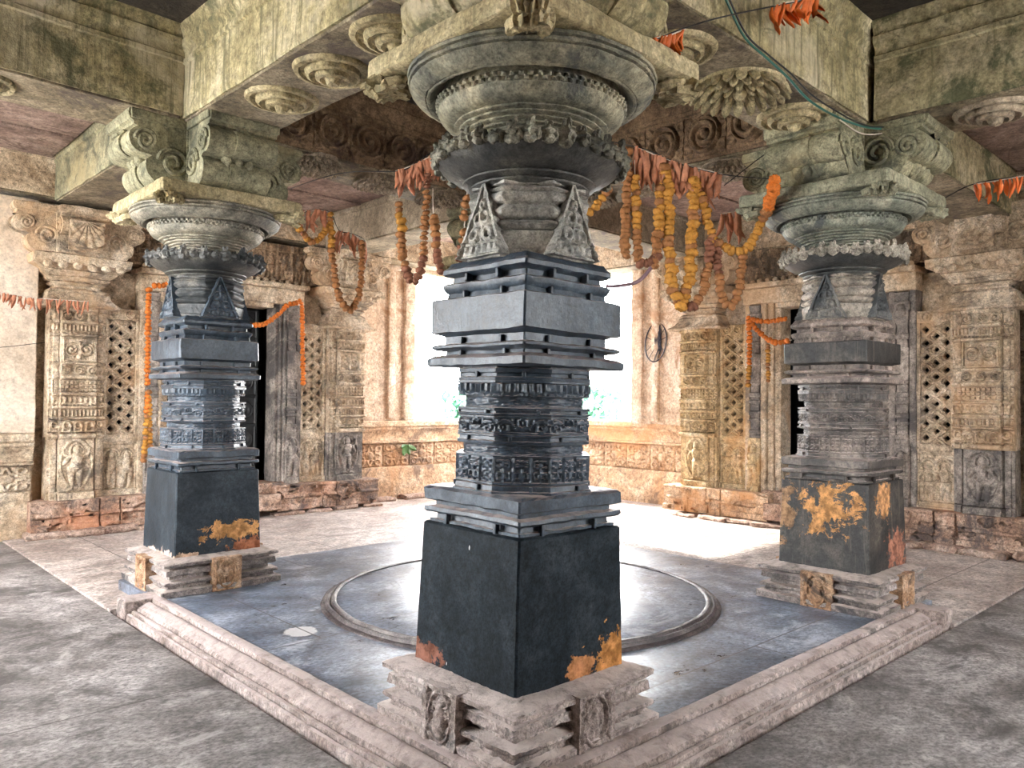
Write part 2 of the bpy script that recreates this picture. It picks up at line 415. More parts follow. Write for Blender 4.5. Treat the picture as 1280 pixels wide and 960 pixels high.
M['beam_inner'] = stone('brown_inner_beam_stone', (.1, .062, .036), (.21, .135, .08), (.36, .245, .15), 3, .9, .6, stain=(.06, .035, .03), stain_pos=.56, bump=.5, cracks=6)
M['beam_grey'] = stone('grey_beam_stone', (.22, .18, .13), (.38, .31, .23), (.52, .44, .34), 3, .9, .5, streak=(.2, .17, .13), bump=.5, cracks=6)
M['bracket'] = stone('green_bracket_stone', (.13, .13, .085), (.27, .26, .17), (.44, .41, .27), 4, .85, .6, stain=(.055, .06, .045), stain_pos=.55, wash=((.4, .33, .18), .52, .6), bump=.5, cracks=6)
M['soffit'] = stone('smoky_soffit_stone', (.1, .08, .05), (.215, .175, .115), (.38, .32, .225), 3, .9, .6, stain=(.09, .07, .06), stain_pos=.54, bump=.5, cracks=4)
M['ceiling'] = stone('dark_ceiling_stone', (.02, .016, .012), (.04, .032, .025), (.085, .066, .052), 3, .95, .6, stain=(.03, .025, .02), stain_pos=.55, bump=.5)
M['ceiling_pink'] = stone('pink_ceiling_stone', (.17, .115, .1), (.3, .215, .185), (.45, .345, .3), 3, .95, .5, stain=(.1, .06, .05), bump=.4)
M['wall'] = stone('tan_carved_stone', (.29, .2, .125), (.55, .435, .31), (.76, .66, .53), 3.5, .85, .6, stain=(.13, .105, .085), stain_pos=.56, stain_amt=.75, wash=((.56, .36, .2), .54, .6), bump=.9, cracks=6)
M['wall_gold_lit'] = stone('gold_lit_carved_stone', (.33, .21, .1), (.58, .43, .24), (.74, .61, .42), 3.5, .85, .6, stain=(.15, .1, .06), stain_pos=.58, wash=((.55, .28, .1), .55, .7), bump=.9, cracks=6)  # yellower copy of the tan stone, golden bounce light put into its colour
M['wall_grey'] = stone('grey_carved_stone', (.1, .09, .085), (.24, .205, .18), (.44, .38, .33), 4, .8, .6, stain=(.05, .045, .045), stain_pos=.53, bump=.6, cracks=6)
M['base'] = stone('orange_base_stone', (.15, .09, .065), (.38, .24, .17), (.58, .43, .34), 5, .85, .7, stain=(.065, .055, .055), stain_pos=.52, wash=((.5, .2, .09), .54, .6), bump=.9, cracks=6)
M['plaster'] = stone('cream_plaster', (.5, .4, .3), (.66, .55, .44), (.76, .67, .56), 2, .9, .3, stain=(.3, .23, .16), stain_pos=.6, bump=.25)
M['pier'] = stone('peeling_pier_stone', (.42, .29, .2), (.62, .47, .35), (.76, .64, .54), 4, .9, .45, stain=(.36, .2, .11), stain_pos=.54, bump=.9, cracks=6)
M['bench'] = stone('orange_bench_stone', (.33, .19, .11), (.56, .37, .23), (.72, .55, .4), 3.5, .85, .6, stain=(.14, .09, .065), stain_pos=.57, wash=((.58, .3, .13), .52, .7), bump=.9, cracks=6)
M['rubble'] = stone('rubble_stone', (.2, .12, .09), (.4, .28, .22), (.55, .43, .36), 6, .9, .6, stain=(.09, .07, .06), bump=.7)
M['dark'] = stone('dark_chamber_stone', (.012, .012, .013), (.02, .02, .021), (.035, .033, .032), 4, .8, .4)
M['dark_wood'] = stone('black_carved_wood', (.008, .009, .01), (.015, .016, .018), (.03, .03, .032), 4, .5, .4, bump=.3)
M['lintel'] = stone('smoked_frieze_stone', (.12, .08, .05), (.3, .2, .125), (.52, .38, .26), 5, .85, .65, stain=(.055, .045, .035), stain_pos=.5, bump=.7, cracks=6)
M['disc_rim'] = stone('worn_rim_stone', (.035, .028, .032), (.09, .072, .072), (.22, .19, .18), 6, .5, .6, bump=.4)
M['kerb'] = stone('pink_kerb_stone', (.2, .15, .13), (.38, .305, .28), (.58, .5, .47), 4, .75, .6, stain=(.07, .06, .055), stain_pos=.55, dust=(.5, .42, .4), bump=.6, cracks=6)

FZ, PZ = -.27, -.20
def floor_mat(name, c1, c2, c3, dark, pale, rough, dpos=.52, ppos=.6, joint=(1.35, 2.7), jrot=0, rmin=.25, jcol=(.06, .05, .05), rv=.35, spec=.5, spots=()):
    k = NT(name); geo = k.n('ShaderNodeNewGeometry'); pos = geo.outputs['Position']
    sk = k.mapping(pos, (1.0, 1.35, 1), rot=(0, 0, math.radians(46)))
    n1 = k.noise(pos, 2.2, 8, .66, .5); col = k.ramp(n1, [(.34, c1), (.5, c2), (.66, c3)])
    n2 = k.noise(sk, 9, 8, .72); col = k.mix(.8, col, k.ramp(n2, [(.34, .35), (.5, .9), (.66, 1.35)]), 'MULTIPLY')
    n6 = k.noise(sk, 44, 6, .75); col = k.mix(.75, col, k.ramp(n6, [(.38, .3), (.5, .95), (.62, 1.5)]), 'MULTIPLY')
    n3 = k.noise(sk, 1.7, 9, .75, .8); col = k.mix(k.ramp(n3, [(dpos, 0.), (dpos+.1, .8)]), col, dark)
    n4 = k.noise(k.mapping(sk, (1, 1, 1), (4.2, 8.8, 0)), 2.4, 8, .72, .6); col = k.mix(k.ramp(n4, [(ppos, 0.), (ppos+.1, .7)]), col, pale)
    n5 = k.noise(pos, 48, 4, .65); col = k.mix(k.ramp(n5, [(.62, 0.), (.68, .7)]), col, tuple(q*.35 for q in c2))
    for (cx_, cy_, r_) in spots:
        v = k.n('ShaderNodeVectorMath', operation='DISTANCE'); k.l(pos, v.inputs[0]); v.inputs[1].default_value = (cx_, cy_, PZ)
        f_ = k.ramp(k.math('ADD', k.math('SUBTRACT', r_, v.outputs['Value']), k.math('MULTIPLY', k.math('SUBTRACT', n2, .5), .12)), [(.0, 0.), (.012, .85)])
        col = k.mix(f_, col, (.62, .6, .6))
    br = k.n('ShaderNodeTexBrick'); k.l(k.mapping(pos, (1, 1, 1), (.05, .13, 0), (0, 0, jrot)), br.inputs[0])
    br.inputs['Scale'].default_value = 1; br.inputs['Brick Width'].default_value = joint[1]; br.inputs['Row Height'].default_value = joint[0]
    br.inputs['Mortar Size'].default_value = .005; br.inputs['Mortar Smooth'].default_value = .2
    jf = k.math('MULTIPLY', br.outputs['Fac'], .75); col = k.mix(jf, col, jcol)
    k.l(col, k.b.inputs['Base Color'])
    rr = k.ramp(k.math('ADD', k.math('MULTIPLY', n2, .6), k.math('MULTIPLY', n3, .4)), [(.36, rough), (.62, rough+rv)])
    k.l(rr, k.b.inputs['Roughness'])
    k.b.inputs['Specular IOR Level'].default_value = spec
    h = k.math('SUBTRACT', k.math('ADD', n2, k.math('MULTIPLY', n5, .15)), k.math('MULTIPLY', br.outputs['Fac'], .5))
    bp = k.n('ShaderNodeBump'); bp.inputs['Strength'].default_value = .1; bp.inputs['Distance'].default_value = .006
    k.l(h, bp.inputs['Height']); k.l(bp.outputs[0], k.b.inputs['Normal'])
    return k.m
M['floor'] = floor_mat('grey_floor_stone', (.12, .108, .105), (.27, .248, .245), (.43, .4, .4), (.06, .054, .052), (.52, .485, .48), .45, .515, .58)
M['floor_aisle'] = floor_mat('dusty_floor_stone', (.3, .24, .215), (.44, .375, .345), (.56, .5, .47), (.2, .165, .15), (.62, .56, .54), .4, .6, .58, rv=.4)
M['platform'] = floor_mat('slate_platform_stone', (.065, .085, .12), (.165, .195, .255), (.36, .4, .48), (.04, .05, .066), (.56, .6, .67), .24, .55, .57, joint=(1.4, 1.4), rv=.3, spec=.9, spots=((-.07, 1.43, .085),))
M['ground'] = plain('pale_ground', (.5, .48, .44), .95, .2, 2)

for n_, c_, r_ in (('marigold', (.46, .21, .028), .75), ('marigold_orange', (.62, .165, .016), .75), ('marigold_dry', (.3, .125, .04), .8), ('marigold_brown', (.2, .075, .04), .85)):
    M[n_] = plain(n_+'_petals', c_, r_, .45, 60)
M['leaf_dry'] = plain('dry_orange_leaf', (.5, .15, .055), .65, .5, 25)
M['leaf_pink'] = plain('dry_rust_leaf', (.44, .18, .1), .7, .5, 25)
M['leaf_bright'] = plain('bright_orange_leaf', (.66, .14, .02), .6, .45, 25)
M['thread'] = plain('cotton_thread', (.6, .52, .44), .8, .1)
M['cable'] = plain('black_cable_rubber', (.012, .012, .014), .5, .1)
M['green_cable'] = plain('green_cable_plastic', (.02, .12, .095), .4, .2)
M['iron'] = plain('dark_iron', (.03, .03, .045), .5, .3, 20, .6)
M['leaf_green'] = plain('fresh_green_leaf', (.05, .13, .025), .5, .3, 20)
M['leaf_far'] = plain('pale_green_foliage', (.1, .26, .17), .6, .4, 6)
M['bark'] = plain('grey_bark', (.15, .11, .08), .9, .4, 12)
M['rope'] = plain('dull_purple_cord', (.16, .1, .12), .9, .3)

# ------------------------------------------------------------------ layout
LX, LY = 2.551, 2.797
PL = dict(front=(0, 0), left=(0., LY), right=(LX, 0), back=(LX, LY))
FZ, PZ = -.27, -.20                      # aisle floor, platform floor
yaw = .8158
R0 = np.array([math.sin(yaw), -math.cos(yaw)])
def roofz(x, y): return 2.462-.0245*float(np.dot(R0, (x, y)))

# ------------------------------------------------------------------ pillars
def panel_fig(w, h, seed, lion=False):
    def f(X, Z):
        H = arch_panel_h(X, Z, w, h, .012, .014)
        H = np.maximum(H, .014*ridge(np.abs(np.hypot(X/(w*.36), (Z-h*.52)/(h*.42))-1), .12))
        if lion:
            for sg in (-1, 1):
                H = np.maximum(H, spiral_h(X, Z, sg*w*.2, h*.62, w*.12, 1.4, sg, 0, .012)); H = np.maximum(H, cap_(X, Z, sg*w*.1, h*.25, sg*w*.3, h*.35, .014, .01))
            H = np.maximum(H, cap_(X, Z, 0, h*.3, 0, h*.7, .035, .02)*.8); H = np.maximum(H, cap_(X, Z, -w*.16, h*.3, w*.16, h*.3, .016, .016))
        else:
            H = np.maximum(H, figure_h(X, Z, h*.82, seed, 0, h*.08, .5))
        P = np.stack([X, Z, X*0+seed], -1)
        return .012+H+.006*(fbm(P*60, 2, seed)-.5)
    return f
def make_pillar(key, label, mats, seed, lean=None):
    x, y = PL[key]
    Mx = T(x, y, 0)
    if lean: Mx = lean
    t = thing('stone_pillar', label, 'pillar', Mx)
    sq = sq_out(18, .025)
    # plinth
    mb = MB(); loft(mb, sq_out(30, .015), [(-.20, .33), (-.198, .348), (-.165, .35), (-.162, .343), (-.158, .318), (-.15, .312), (-.14, .312), (-.137, .33), (-.128, .336), (-.12, .334), (-.117, .322), (-.113, .29), (-.09, .287), (-.088, .318), (-.084, .326),
        (-.056, .322), (-.053, .314), (-.05, .296), (-.042, .294), (-.039, .318), (-.034, .336), (-.02, .338), (-.014, .328), (-.006, .30), (-.002, .28), (.0, .27), (.002, .24)])
    mb.weather(.0055, 11, seed, .8); pl = obj('plinth', mb, mats['plinth'], t)
    for i in range(4):
        a = i*PI/2
        def pf(X, Z, i=i):
            col = .022*ridge(np.clip(np.abs(np.abs(X)-.066), 0, 1), .016)*(1+.25*np.sin(Z*150))
            return np.maximum(panel_fig(.15, .185, seed+i, lion=(i % 2 == 1))(X, Z), col+.004)
        obj('carved_panel', relief(.17, .188, pf, .004, .07), mats['plinth_carve'], pl, RZ(a) @ T(.01, -.330, -.199))
    # plain block
    mb = MB(); rows = [(z, .256-.012*max(0, z)/.476) for z in np.linspace(.0, .47, 14)]; rows = [(-.004, .25)]+rows+[(.476, .238), (.478, .21)]
    loft(mb, sq, rows); mb.weather(.0028, 7, seed+3, .5); obj('pedestal_block', mb, mats['block'], t)
    # mouldings over the block
    mb = MB(); loft(mb, sq, [(.474, .215), (.478, .228), (.487, .228), (.488, .212), (.508, .21), (.511, .238), (.518, .245), (.53, .243), (.534, .225), (.536, .216), (.552, .216), (.553, .238), (.557, .245), (.592, .246), (.6, .236), (.603, .2)])
    for i in range(4):
        for q in (-.13, .12):
            gbox(mb, (0, 0, 0), (.016, .02, .05), .004, .05, RZ(i*PI/2) @ T(q, -.228, .499))
    mb.weather(.0055, 10, seed+5, .5); obj('ledge_moulding', mb, mats['block_plain'], t)
    # octagonal shaft
    oc = oct_out(26); ci = circ_out(120)
    mb = MB(); loft(mb, oc, [(.598, .232), (.607, .233), (.61, .226), (.625, .224), (.628, .219)])
    band(mb, oc, .219, .628, .722, loops_fn(3, .0075), 34)
    band(mb, ci, .204, .722, .758, dots_fn_ring(44), 14)
    loft(mb, oc, [(.756, .2), (.76, .222), (.768, .224), (.771, .216), (.782, .214), (.785, .222), (.79, .222), (.793, .215)])
    band(mb, oc, .214, .793, .85, vine_fn(1.5, .008), 26)
    loft(mb, oc, [(.85, .214), (.853, .222), (.858, .223), (.86, .213), (.868, .213), (.87, .222), (.877, .223), (.88, .2)])
    band(mb, ci, .2, .879, .916, dots_fn_ring(44), 14)
    band(mb, oc, .217, .916, .966, fringe_fn(7, .008), 24)
    loft(mb, oc, [(.965, .21), (.967, .222), (.977, .224), (.98, .214), (.99, .212), (.993, .22), (1.005, .222), (1.008, .212), (1.018, .212)])
    for i in range(8):
        gbox(mb, (0, 0, 0), (.012, .016, .022), .003, .05, RZ(i*PI/4) @ T(0, -.218, .986)); gbox(mb, (0, 0, 0), (.012, .016, .018), .003, .05, RZ(i*PI/4) @ T(.03, -.23, .617))
        gbox(mb, (0, 0, 0), (.012, .014, .016), .003, .05, RZ(i*PI/4) @ T(-.04, -.219, .776)); gbox(mb, (0, 0, 0), (.012, .014, .014), .003, .05, RZ(i*PI/4) @ T(.05, -.219, .864))
    mb.weather(.0022, 12, seed+7, .6); obj('octagonal_shaft', mb, mats['shaft'], t)
    # square band with plates
    def plates(name, rows, bars, mat, sd):
        mb = MB(); loft(mb, sq, rows)
        for i in range(4):
            for q, z in bars: gbox(mb, (0, 0, 0), (.014, .03, .03), .004, .05, RZ(i*PI/2) @ T(q, -.2, z))
        mb.weather(.0048, 10, sd, .5); obj(name, mb, mat, t)
    plates('lower_plates', [(1.012, .2), (1.013, .238), (1.018, .246), (1.04, .246), (1.05, .228), (1.055, .2), (1.066, .198), (1.07, .224), (1.077, .235), (1.084, .236), (1.09, .222), (1.093, .2), (1.119, .2)], ((-.1, 1.1), (.1, 1.1), (-.1, 1.056), (.12, 1.056)), mats['plates'], seed+9)
    plates('square_band', [(1.118, .2), (1.124, .212), (1.129, .232), (1.131, .2365), (1.16, .2365), (1.2, .2365), (1.242, .2365), (1.246, .23), (1.248, .2)], (), mats['band'], seed+9)
    plates('upper_plates', [(1.247, .2), (1.268, .195), (1.272, .2), (1.285, .207), (1.298, .209), (1.304, .199), (1.308, .184), (1.326, .182), (1.33, .2), (1.338, .21), (1.352, .21), (1.362, .2), (1.378, .19)], ((-.09, 1.258), (.1, 1.258), (.08, 1.318), (-.08, 1.318)), mats['plates'], seed+9)
    # neck with four pointed leaves
    mb = MB(); prof = [(1.372, .2), (1.38, .205), (1.395, .205), (1.4, .2), (1.43, .2), (1.455, .198), (1.46, .19)]
    for z0, r0, hh in ((1.46, .188, .035), (1.497, .186, .05), (1.55, .186, .045), (1.588, .184, .02)):
        prof += [(z0+hh*t, r0-.014+.03*math.sin(PI*t)**.55) for t in (.02, .1, .25, .5, .75, .9, .98)]
    prof += [(1.611, .178), (1.614, .19), (1.624, .192), (1.63, .186)]
    loft(mb, oct_out(12), [(z, r+.004) for z, r in prof]); mb.weather(.0025, 12, seed+11, .6); nk = obj('neck', mb, mats['neck'], t)
    def leaf_mb_(hh=.245, hw=.112):
        nz, nx = 46, 30; G = np.zeros((nz, nx, 3))
        for a_ in range(nz):
            Z = hh*a_/(nz-1); w_ = hw*(1-.93*a_/(nz-1)); X = np.linspace(-w_, w_, nx); d = w_-np.abs(X)
            H = .016+.012*(d < .012)
            if Z < .05: H = H+.006*(np.abs(((X/.03) % 1)-.5) < .3)*(Z > .012)*(Z < .042)+.006*((Z < .008)|(Z > .045))
            else:
                H = H+(d > .014)*.012*np.maximum(ridge(np.abs(np.hypot(np.abs(X)-.42*w_, (Z-.075)*1.0)-.02), .009), np.maximum(ridge(np.abs(np.hypot(np.abs(X)-.3*w_, Z-.13)-.018), .008), ridge(np.abs(np.hypot(X, Z-.175)-.012), .008)))
                H = H+(d > .014)*.006*ridge(np.abs(X), .007)
            G[a_, :, 0] = X; G[a_, :, 1] = -H; G[a_, :, 2] = Z
        q = MB(); q.grid(G)
        for e in (G[:, 0], G[:, -1][::-1], G[0][::-1], G[-1]):
            b = e.copy(); b[:, 1] = .07; q.grid(np.stack([b, e]))
        return q.weather(.0022, 14, seed, .7)
    for i in range(4):
        obj('pointed_leaf', leaf_mb_(), mats['leaf'], nk, RZ(i*PI/2) @ T(0, -.203, 1.376) @ RX(math.radians(-4)))
    # petal ring
    mb = MB(); P_ = circ_out(168)
    loft(mb, P_, [(1.612, .188), (1.62, .2), (1.628, .212), (1.633, .213), (1.637, .203), (1.642, .22), (1.648, .233), (1.653, .234), (1.657, .224), (1.664, .243), (1.671, .26), (1.681, .282), (1.694, .303), (1.708, .318), (1.722, .326), (1.732, .32), (1.735, .29), (1.735, .2)])
    mb.weather(.003, 12, seed+13, .7); fl = obj('flared_ring', mb, mats['flare'], t)
    mb = MB()
    for i in range(36):
        a = 2*PI*i/36+.1; rr = random.Random(seed*100+i); k_ = rr.uniform(.7, 1.2)
        if rr.random() < .14: k_ = .45
        cx, cy = math.cos(a), math.sin(a)
        q = MB(); ell(q, (0, 0, -.004), (.02, .0265, .03*k_), 14, 10, lambda u, v: 1+.22*np.cos(5*u)*np.cos(v)+.2*np.sin(6*v))
        ell(q, (.008, 0, -.026*k_), (.016, .022, .016), 10, 7); ell(q, (.0, .024, -.008), (.016, .012, .02), 8, 6); ell(q, (-.002, .008, .03*k_), (.01, .008, .016*k_), 8, 6); ell(q, (-.002, -.009, .026*k_), (.01, .008, .014*k_), 8, 6)
        mb.merge(q, T(cx*.326, cy*.326, 1.738+rr.uniform(-.006, .006)) @ RZ(a) @ RY(rr.uniform(.0, .3)))
        q = MB(); ell(q, (0, 0, 0), (.034, .02, .014), 10, 7); mb.merge(q, T(cx*.295, cy*.295, 1.735) @ RZ(a+.08))
    mb.weather(.007, 30, seed+15, .8); obj('petal_ring', mb, mats['petal'], t)
    # bell capital
    ci = circ_out(144)
    prof = [(1.733, .207), (1.745, .208), (1.754, .2), (1.764, .186), (1.775, .184)]
    for z0, r0, w_ in ((1.776, .186, .015), (1.791, .197, .012), (1.804, .208, .012), (1.817, .222, .013), (1.83, .238, .013), (1.843, .256, .012)):
        prof += [(z0, r0-.004), (z0+.0008, r0+w_*.9), (z0+.004, r0+w_*1.25), (z0+.008, r0+w_*1.2), (z0+.0105, r0+w_*.7)]
    prof += [(1.856, .276), (1.86, .292), (1.87, .307), (1.884, .319), (1.9, .327), (1.906, .325)]
    mb = MB(); loft(mb, ci, prof, True)
    ell_b = lambda S, U, V: .011*np.maximum(ridge(np.abs((U*72-np.floor(U*72))-.5), .3)*ridge(np.abs(V-.25), .25), ridge(np.abs((U*72+.5-np.floor(U*72+.5))-.5), .3)*ridge(np.abs(V-.75), .25))
    c2 = circ_out(720); band(mb, c2, .326, 1.904, 1.932, ell_b, 11)
    loft(mb, ci, [(1.932, .325), (1.94, .312), (1.985, .305), (1.99, .33)], False)
    loft(mb, ci, [(1.985, .31), (1.955, .338), (1.94, .35), (1.934, .357), (1.934, .364), (1.938, .368), (1.936, .373), (1.942, .388), (1.953, .405), (1.964, .418), (1.97, .424), (1.975, .426), (1.978, .416), (1.982, .416), (1.984, .43), (1.99, .4335), (1.996, .431), (1.998, .42), (2.002, .42), (2.004, .434), (2.011, .437), (2.016, .433), (2.018, .42), (2.026, .415), (2.03, .36)], False)
    mb.weather(.0035, 11, seed+17, .7); bl = obj('bell_capital', mb, mats['bell'], t)
    # abacus and its corner leaves
    mb = MB(); loft(mb, sq_out(24, .03), [(2.022, .39), (2.024, .412), (2.03, .419), (2.06, .42), (2.088, .418), (2.098, .41), (2.1, .37)])
    mb.weather(.006, 8, seed+19, .5); ab = obj('abacus', mb, mats['abacus'], t)
    for i in range(4):
        q = MB(); a = PI/4+i*PI/2
        for j in range(9):
            rr = random.Random(seed*50+j+i*11); q2 = MB(); ell(q2, (0, 0, 0), (.055, .026, .022), 14, 9, lambda u, v: 1+.25*np.sin(7*u+j)*np.cos(v)+.15*np.sin(6*v))
            q.merge(q2, RZ(a) @ T(.50+.03*(j % 3)-.02, (j//3-1)*.045*(1-.2*(j % 3)), 2.014-.012*((j+1) % 3)) @ RZ(rr.uniform(-.5, .5)) @ RY(rr.uniform(-.3, .5)))
        q.weather(.006, 25, seed+i, .8); obj('corner_leaf', q, mats['abacus'], ab)
    return t
def dots_fn_ring(n):
    f = dots_fn(n, .005)
    return lambda S, U, V: f(S, U-.5, V)
base_m = dict(plinth=M['plinth'], plinth_carve=M['plinth'], block=M['black_front'], block_plain=M['shaft_black'], shaft=M['shaft_black'], band=M['shaft_black'], plates=M['shaft_black'], neck=M['neck_front'], leaf=M['neck_front'], petal=M['petal'], flare=M['flare_dark'], bell=M['bell'], abacus=M['abacus'])
lean = T(-.008*R0[0], -.008*R0[1], 0) @ Matrix.Rotation(.015, 4, Vector((math.cos(yaw), math.sin(yaw), 0)))
make_pillar('front', 'tall black polished stone pillar nearest the viewer, in the middle of the picture', base_m, 11, lean)
make_pillar('left', 'dark blue-black pillar before the left doorway, ochre paint flaking off its block', dict(base_m, plinth=M['plinth_grey'], plinth_carve=M['plinth_ochre'], block=M['black_left'], neck=M['neck_left'], leaf=M['shaft_black'], bell=M['bell_left'], petal=M['neck_left']), 37)
make_pillar('right', 'grey weathered pillar before the right doorway, ochre blotches on its block', dict(base_m, plinth=M['plinth_grey'], plinth_carve=M['plinth_ochre'], block=M['grey_right'], block_plain=M['shaft_grey'], shaft=M['shaft_grey'], band=M['grey_right'], plates=M['plates_right'], neck=M['neck_right'], bell=M['bell_right'], abacus=M['abacus_right'], petal=M['petal_pale'], leaf=M['neck_left']), 53)
make_pillar('back', 'far pillar of the square, standing straight behind the nearest black pillar', base_m, 71)

# ------------------------------------------------------------------ brackets on the pillars
def arm_profile(L, z0, z1):
    h = z1-z0; p = [(0, z1), (L, z1), (L+.01, z1-.03), (L, z1-.06), (L-.02, z1-.068), (L-.02, z1-.085)]
    c = (L-.075, z1-.085-.075)
    p += [(c[0]+.078*math.cos(a), c[1]+.075*math.sin(a)) for a in np.linspace(1.2, -1.7, 9)]
    p += [(L-.125, z1-.245)]
    c2 = (L-.2, z0+.1)
    p += [(c2[0]+.11*math.cos(a), c2[1]+(.1)*math.sin(a)) for a in np.linspace(.35, -1.57, 8)]
    p += [(0, z0)]
    return p
def make_arm(L, W, z0, z1, seed):
    """arm towards -y from the centre"""
    mb = MB(); p = arm_profile(L, z0, z1)
    extrude(mb, densify([(-a, b) for a, b in p], .035), -W/2, W/2, 10)
    extrude(mb, [(-a*1.0-.012, b) for a, b in p[5:-2]]+[(-p[-3][0]+.05, z0+.12), (-L+.12, z1-.12)], -.05, .05, 3)
    for sg in (-1, 1):
        s = [(sg*(W/2+.004), -(L-.09+.062*math.cos(t)*(1-t/16)), z1-.165+.062*math.sin(t)*(1-t/16)) for t in np.linspace(0, 12.5, 40)]
        tube(mb, s, .012, 7)
        s = [(sg*(W/2+.004), -(L-.24+.085*math.cos(t)*(1-t/14)), z0+.14+.085*math.sin(t)*(1-t/14)) for t in np.linspace(0, 11, 36)]
        tube(mb, s, .014, 7)
        gbox(mb, (sg*(W/2+.004), -L*.5, z1-.03), (.02, L*.98, .055), .006, .08)
    for q in (-.06, 0, .06):
        ell(mb, (q, -(L-.115), z1-.245), (.035, .045, .045), 10, 8)
    mb.weather(.006, 9, seed, .5)
    return mb
def make_bracket(key, label, mat, seed):
    x, y = PL[key]; dz = roofz(x, y)-2.10
    if key == 'front': x += .028*R0[0]; y += .028*R0[1]
    t = thing('bracket_capital', label, 'bracket', T(x, y, 2.1))
    mb = MB(); gbox(mb, (0, 0, dz/2-.001), (.42, .42, dz-.004), .01, .08); mb.weather(.005, 8, seed); obj('core_block', mb, mat, t)
    for i in range(4):
        obj('scroll_arm', make_arm(.52, .4, .0, dz-.004, seed+i), mat, t, RZ(i*PI/2))
    return t
make_bracket('front', 'lichen-covered four-armed stone bracket on the nearest pillar, cut by the top edge', M['beam'], 5)
make_bracket('left', 'green-grey scrolled stone bracket carried on the left pillar', M['bracket'], 15)
make_bracket('right', 'mossy scrolled stone bracket carried on the right pillar', M['bracket'], 25)
make_bracket('back', 'scrolled stone bracket on the far pillar behind the nearest one', M['bracket'], 35)

# ------------------------------------------------------------------ beams
def rosette(R, kind, seed):
    """lotus hanging down, z down from 0"""
    mb = MB(); ci = circ_out(120)
    if kind == 0:
        loft(mb, ci, [(.01, R), (-.012, R), (-.02, R*.96), (-.022, R*.86), (-.01, R*.82), (-.012, R*.7), (-.03, R*.68), (-.036, R*.6), (-.024, R*.55), (-.026, R*.44), (-.044, R*.42), (-.048, R*.32), (-.036, R*.27), (-.04, R*.2), (-.062, R*.14), (-.07, .004)])
        a = np.arange(120)/120*2*PI
    else:
        n = 24 if kind == 1 else 32
        loft(mb, ci, [(.01, R), (-.015, R), (-.02, R*.94), (-.006, R*.6), (-.01, R*.1)])
        for ring, (rr, zz, sz) in enumerate(((.93, -.02, 1), (.72, -.03, .85), (.5, -.036, .7), (.28, -.036, .55))):
            m = int(n*rr)
            for i in range(m):
                b = 2*PI*(i+.5*ring)/m; q = MB(); ell(q, (0, 0, 0), (.05*sz*R/.18, .024*sz*R/.18, .014), 8, 6)
                mb.merge(q, RZ(b) @ T(R*rr, 0, zz) @ RY(.75))
        ell(mb, (0, 0, -.035), (R*.16, R*.16, .03))
    mb.xf(Matrix.Diagonal((1, 1, 1.25, 1)))
    return mb.weather(.004, 16, seed, .5)
def make_beam(label, a, b, mats, seed, ros=(), W=.48, H=.52, cut=(0, 0), frieze=None, zoff=0, mat2=None):
    """beam from plan point a to b; profile with a stepped cornice"""
    a3 = Vector((a[0], a[1], roofz(*a)+zoff)); b3 = Vector((b[0], b[1], roofz(*b)+zoff)); d = b3-a3; L = d.length
    xx = d.normalized(); yy = Vector((0, 0, 1)).cross(xx).normalized(); zz = xx.cross(yy)
    Mx = Matrix(((xx.x, yy.x, zz.x, a3.x), (xx.y, yy.y, zz.y, a3.y), (xx.z, yy.z, zz.z, a3.z), (0, 0, 0, 1)))
    t = thing('stone_beam', label, 'beam', Mx)
    w = W/2; half = [(w-.004, 0), (w, .02), (w, .3), (w+.012, .306), (w+.014, .33), (w+.004, .338), (w+.006, .37), (w+.03, .40), (w+.034, .43), (w+.022, .438), (w+.03, .47), (w+.05, .5), (w+.05, H)]
    prof = [(-p, z) for p, z in half[::-1]]+half
    mb = MB(); extrude(mb, densify(prof, .07), cut[0], L-cut[1], max(8, int(L/.07))); mb.weather(.007, 5, seed, .45)
    obj('beam_block', mb, mats, t)
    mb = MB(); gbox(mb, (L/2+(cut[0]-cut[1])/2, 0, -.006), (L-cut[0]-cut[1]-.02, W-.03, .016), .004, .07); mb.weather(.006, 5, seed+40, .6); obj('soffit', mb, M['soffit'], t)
    for (s, R, kind, off) in ros:
        obj('lotus_rosette', rosette(R, kind, seed+int(s*10)), mat2 or mats, t, T(s, off, -.008))
    if frieze:
        side, n = frieze; l0, l1 = .3, L-.35
        wd = (l1-l0)/n
        for i in range(n):
            hand = 1 if i % 2 else -1
            rb = relief(wd*.96, .27, lambda X, Z: .004+spiral_h(X, Z, 0, .135, .105, 2.0, hand, i*1.3, .036)+.012*(fbm(np.stack([X*40, Z*40, X*0+i], -1), 2)-.5)+.012*np.maximum(ridge(np.abs(np.hypot(np.abs(X)-wd*.42, Z-.05)-.03), .012), ridge(np.abs(np.hypot(np.abs(X)-wd*.42, Z-.22)-.03), .012)), .006, .03)
            obj('scroll_medallion', rb, mats, t, (T(l0+wd*(i+.5), -w-.002, .02)) if side < 0 else (T(l0+wd*(i+.5), w+.002, .02) @ RZ(PI)))
    return t
F_, L_, R_, B_ = PL['front'], PL['left'], PL['right'], PL['back']
c_ = .0
make_beam('lichen-yellow stone beam from the nearest pillar to the left pillar', F_, L_, M['beam'], 1, [(.8, .2, 0, .0), (1.32, .19, 0, 0), (1.84, .19, 0, 0)], cut=(-.24, -.0), mat2=M['abacus'])
make_beam('streaked stone beam from the nearest pillar to the right pillar', F_, R_, M['beam'], 2, [(.9, .18, 0, 0), (1.43, .21, 1, 0), (1.97, .19, 0, 0)], cut=(.24, -.0), mat2=M['abacus'])
